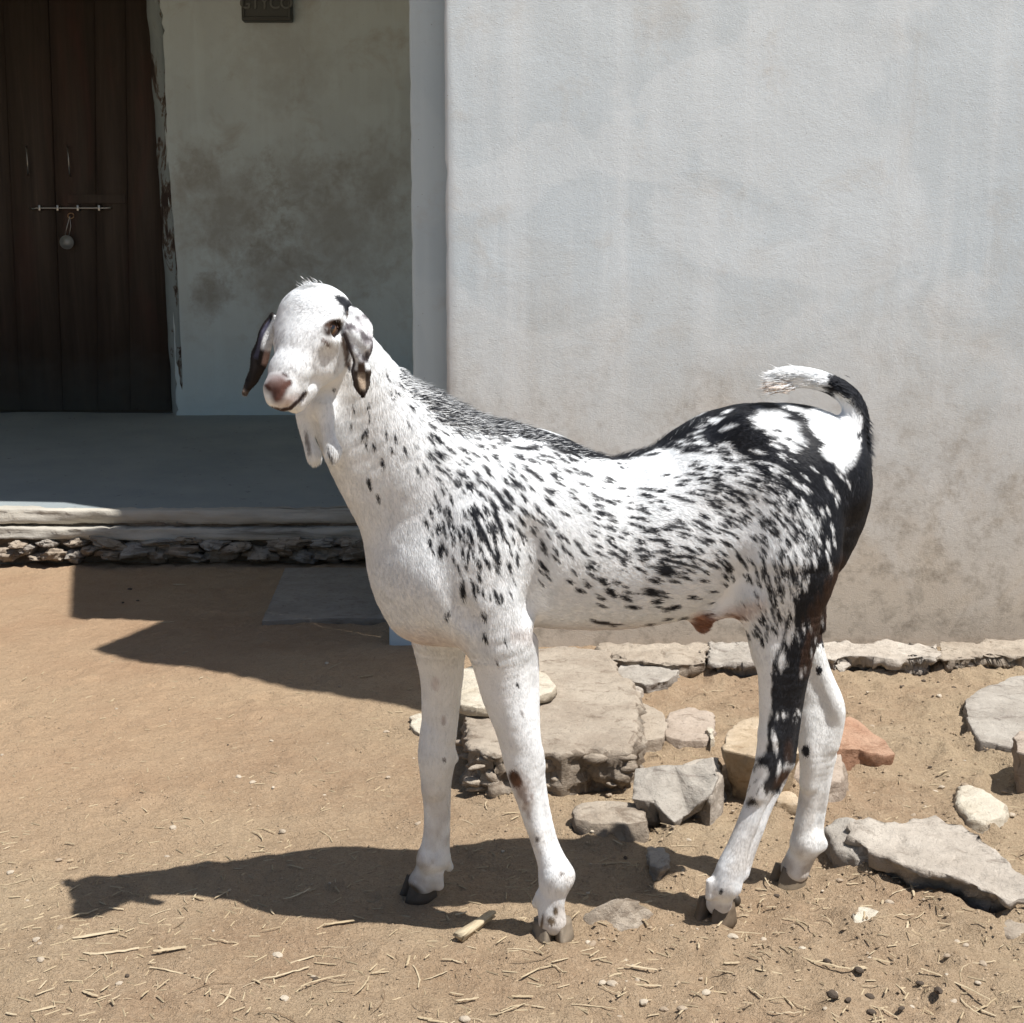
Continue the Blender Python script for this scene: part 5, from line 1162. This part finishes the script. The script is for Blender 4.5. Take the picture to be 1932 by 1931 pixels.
for i, (x, y, a_, s_) in enumerate(placed):
    if i % 6 == 5 and i > 42: o = lay(TM[i % 3], 'twig', x, y, a_, s_*1.0); tag(o, 'thin dark dry twig lying on the dirt ground', 'twig', 'dark twigs scattered on the dirt')
    else: o = lay(SM[i % 6], 'straw_stalk', x, y, a_, s_); tag(o, 'pale dry straw stalk lying on the dirt ground', 'straw', 'straw stalks scattered on the dirt')
# wood splinter near the front hooves
bm = bmesh.new(); p0 = onZ(866, 1768, .008); p1 = onZ(930, 1724, .012); d = p1-p0; L_ = np.linalg.norm(d); 
for v in bmesh.ops.create_cube(bm, size=1)['verts']: v.co = Vector((v.co.x*L_, v.co.y*.017*(1-.45*(v.co.x > 0)), v.co.z*.009))
bmesh.ops.subdivide_edges(bm, edges=bm.edges[:], cuts=5)
for v in bm.verts: v.co += Vector((.0, .0008, .0012))*float(vnoise(np.array([[v.co.x*60, v.co.y*400, v.co.z*300]]))[0])*1.6+Vector((.004, 0, 0))*float(vnoise(np.array([[0, v.co.y*500, v.co.z*500]]))[0])*(abs(v.co.x) > L_*.45)
o = link('wood_splinter', bm_mesh('wood_splinter', bm), M_ST); o.location = (p0+p1)/2; o.rotation_euler = (.1, -.05, math.atan2(d[1], d[0]))
tag(o, 'thick pale wood splinter lying between the front hooves', 'splinter')
# dark droppings and pebbles
DM_ = [blob(1, 200+i, (1.25, .9, .7), 2, .2) for i in range(4)]
n = NT('dark_dung'); M_DUNG = n.out(n.ramp(n.noise(60), [(.3, (.06, .045, .033)), (.7, (.13, .10, .075))]), .8, n.bump(n.noise(200), .5, .002))
n = NT('pebble'); M_PEB = n.out(n.mix(n.n('ShaderNodeObjectInfo').outputs['Random'], (.36, .28, .20), (.55, .48, .38)), .9, n.bump(n.noise(200), .5, .002))
for m in DM_: m.materials.append(M_DUNG)
PM_ = [blob(1, 220+i, (1.2, .95, .55), 2, .25) for i in range(5)]
for m in PM_: m.materials.append(M_PEB)
dd = [(1704,1292,.007),(1743,1282,.009),(1770,1284,.007),(1725,1306,.006),(1800,1296,.009),(1760,1318,.006),(1820,1345,.012),(1878,1358,.010),(1905,1300,.006),(1700,1300,.008),(1755,1448,.007),(1560,1822,.010),(1620,1845,.012),(1640,1875,.011),(1570,1898,.014),(1770,1888,.011),(1735,1862,.009),(1645,1905,.010),(1600,1900,.008),(1865,1380,.008),
      (245,1112,.012),(232,1140,.008),(260,1136,.008),(1180,1620,.008),(1465,1690,.008),(430,1405,.004),(1905,1830,.006),(1700,1905,.008),(595,1850,.007),(240,1845,.006),(1590,1490,.006),(1880,1640,.007),(1622,1548,.006)]
for i, (x, y, r) in enumerate(dd):
    p = onZ(x, y); o = bpy.data.objects.new('dropping', DM_[i % 4]); COL.objects.link(o); o.location = (p[0], p[1], gz(p[0], p[1])+r*.25); r *= .5; o.scale = (r, r, r); o.rotation_euler = (0, 0, rng.uniform(0, 6))
    tag(o, 'small dark dried dropping on the dirt ground', 'dropping', 'dark droppings scattered on the dirt')
for i in range(150):
    x = rng.uniform(0, 1932) if i < 60 else rng.uniform(1080, 1932); y = rng.uniform(1250, 1930)
    if not clear(x, y): continue
    p = onZ(x, y); r = rng.uniform(.002, .0065); o = bpy.data.objects.new('pebble', PM_[i % 5]); COL.objects.link(o); o.location = (p[0], p[1], gz(p[0], p[1])+r*.2); o.scale = (r, r, r); o.rotation_euler = (0, 0, rng.uniform(0, 6))
    tag(o, 'small pale pebble on the dirt ground', 'pebble', 'pebbles scattered on the dirt')
# uncountable crumbs of soil and chaff: one mesh
nC = 16000; cxy = np.stack([rng.uniform(-1.6, 1.4, nC), 1.45+rng.beta(1.2, 2.2, nC)*2.0], 1)
V_ = []; F_ = []; ci = []
for i in range(nC):
    x, y = cxy[i]; z = gz(x, y); chaff = rng.random() < (.22 if y < 2.1 else .06); s_ = rng.uniform(.0008, .0026)*(1.4 if x > .1 else 1)
    if chaff:
        a_ = rng.uniform(0, 6.3); l_ = rng.uniform(.004, .012); w_ = rng.uniform(.0006, .0014); c_, q_ = math.cos(a_), math.sin(a_)
        P = [(-l_, -w_, 0), (l_, -w_, 0), (l_, w_, 0), (-l_, w_, 0), (-l_*.9, 0, .0012), (l_*.9, 0, .0012)]
        Fq = [(0, 1, 5, 4), (2, 3, 4, 5), (1, 2, 5), (3, 0, 4)]
        b_ = len(V_); V_ += [(x+p[0]*c_-p[1]*q_, y+p[0]*q_+p[1]*c_, z+p[2]+.0004) for p in P]
    else:
        P = [(1, 0, 0), (0, 1, 0), (-1, 0, 0), (0, -1, 0), (0.2, .1, .9)]; Fq = [(0, 1, 4), (1, 2, 4), (2, 3, 4), (3, 0, 4)]
        b_ = len(V_); V_ += [(x+p[0]*s_*rng.uniform(.6, 1.3), y+p[1]*s_*rng.uniform(.6, 1.3), z+p[2]*s_) for p in P]
    F_ += [tuple(b_+k_ for k_ in f) for f in Fq]; ci += [1 if chaff else 0]*len(Fq)
me = pymesh('soil_crumbs', V_, F_); n = NT('soil_crumb'); M_CR = n.out(n.ramp(n.noise(35, 3), [(.3, (.26, .185, .115)), (.7, (.46, .36, .25))]), .95)
me.materials.append(M_CR); me.materials.append(M_ST); me.polygons.foreach_set('material_index', ci)
o = link('chaff_and_crumbs', me, smooth=False); tag(o, 'fine chaff and soil crumbs strewn over the dirt', 'chaff', kind='stuff')
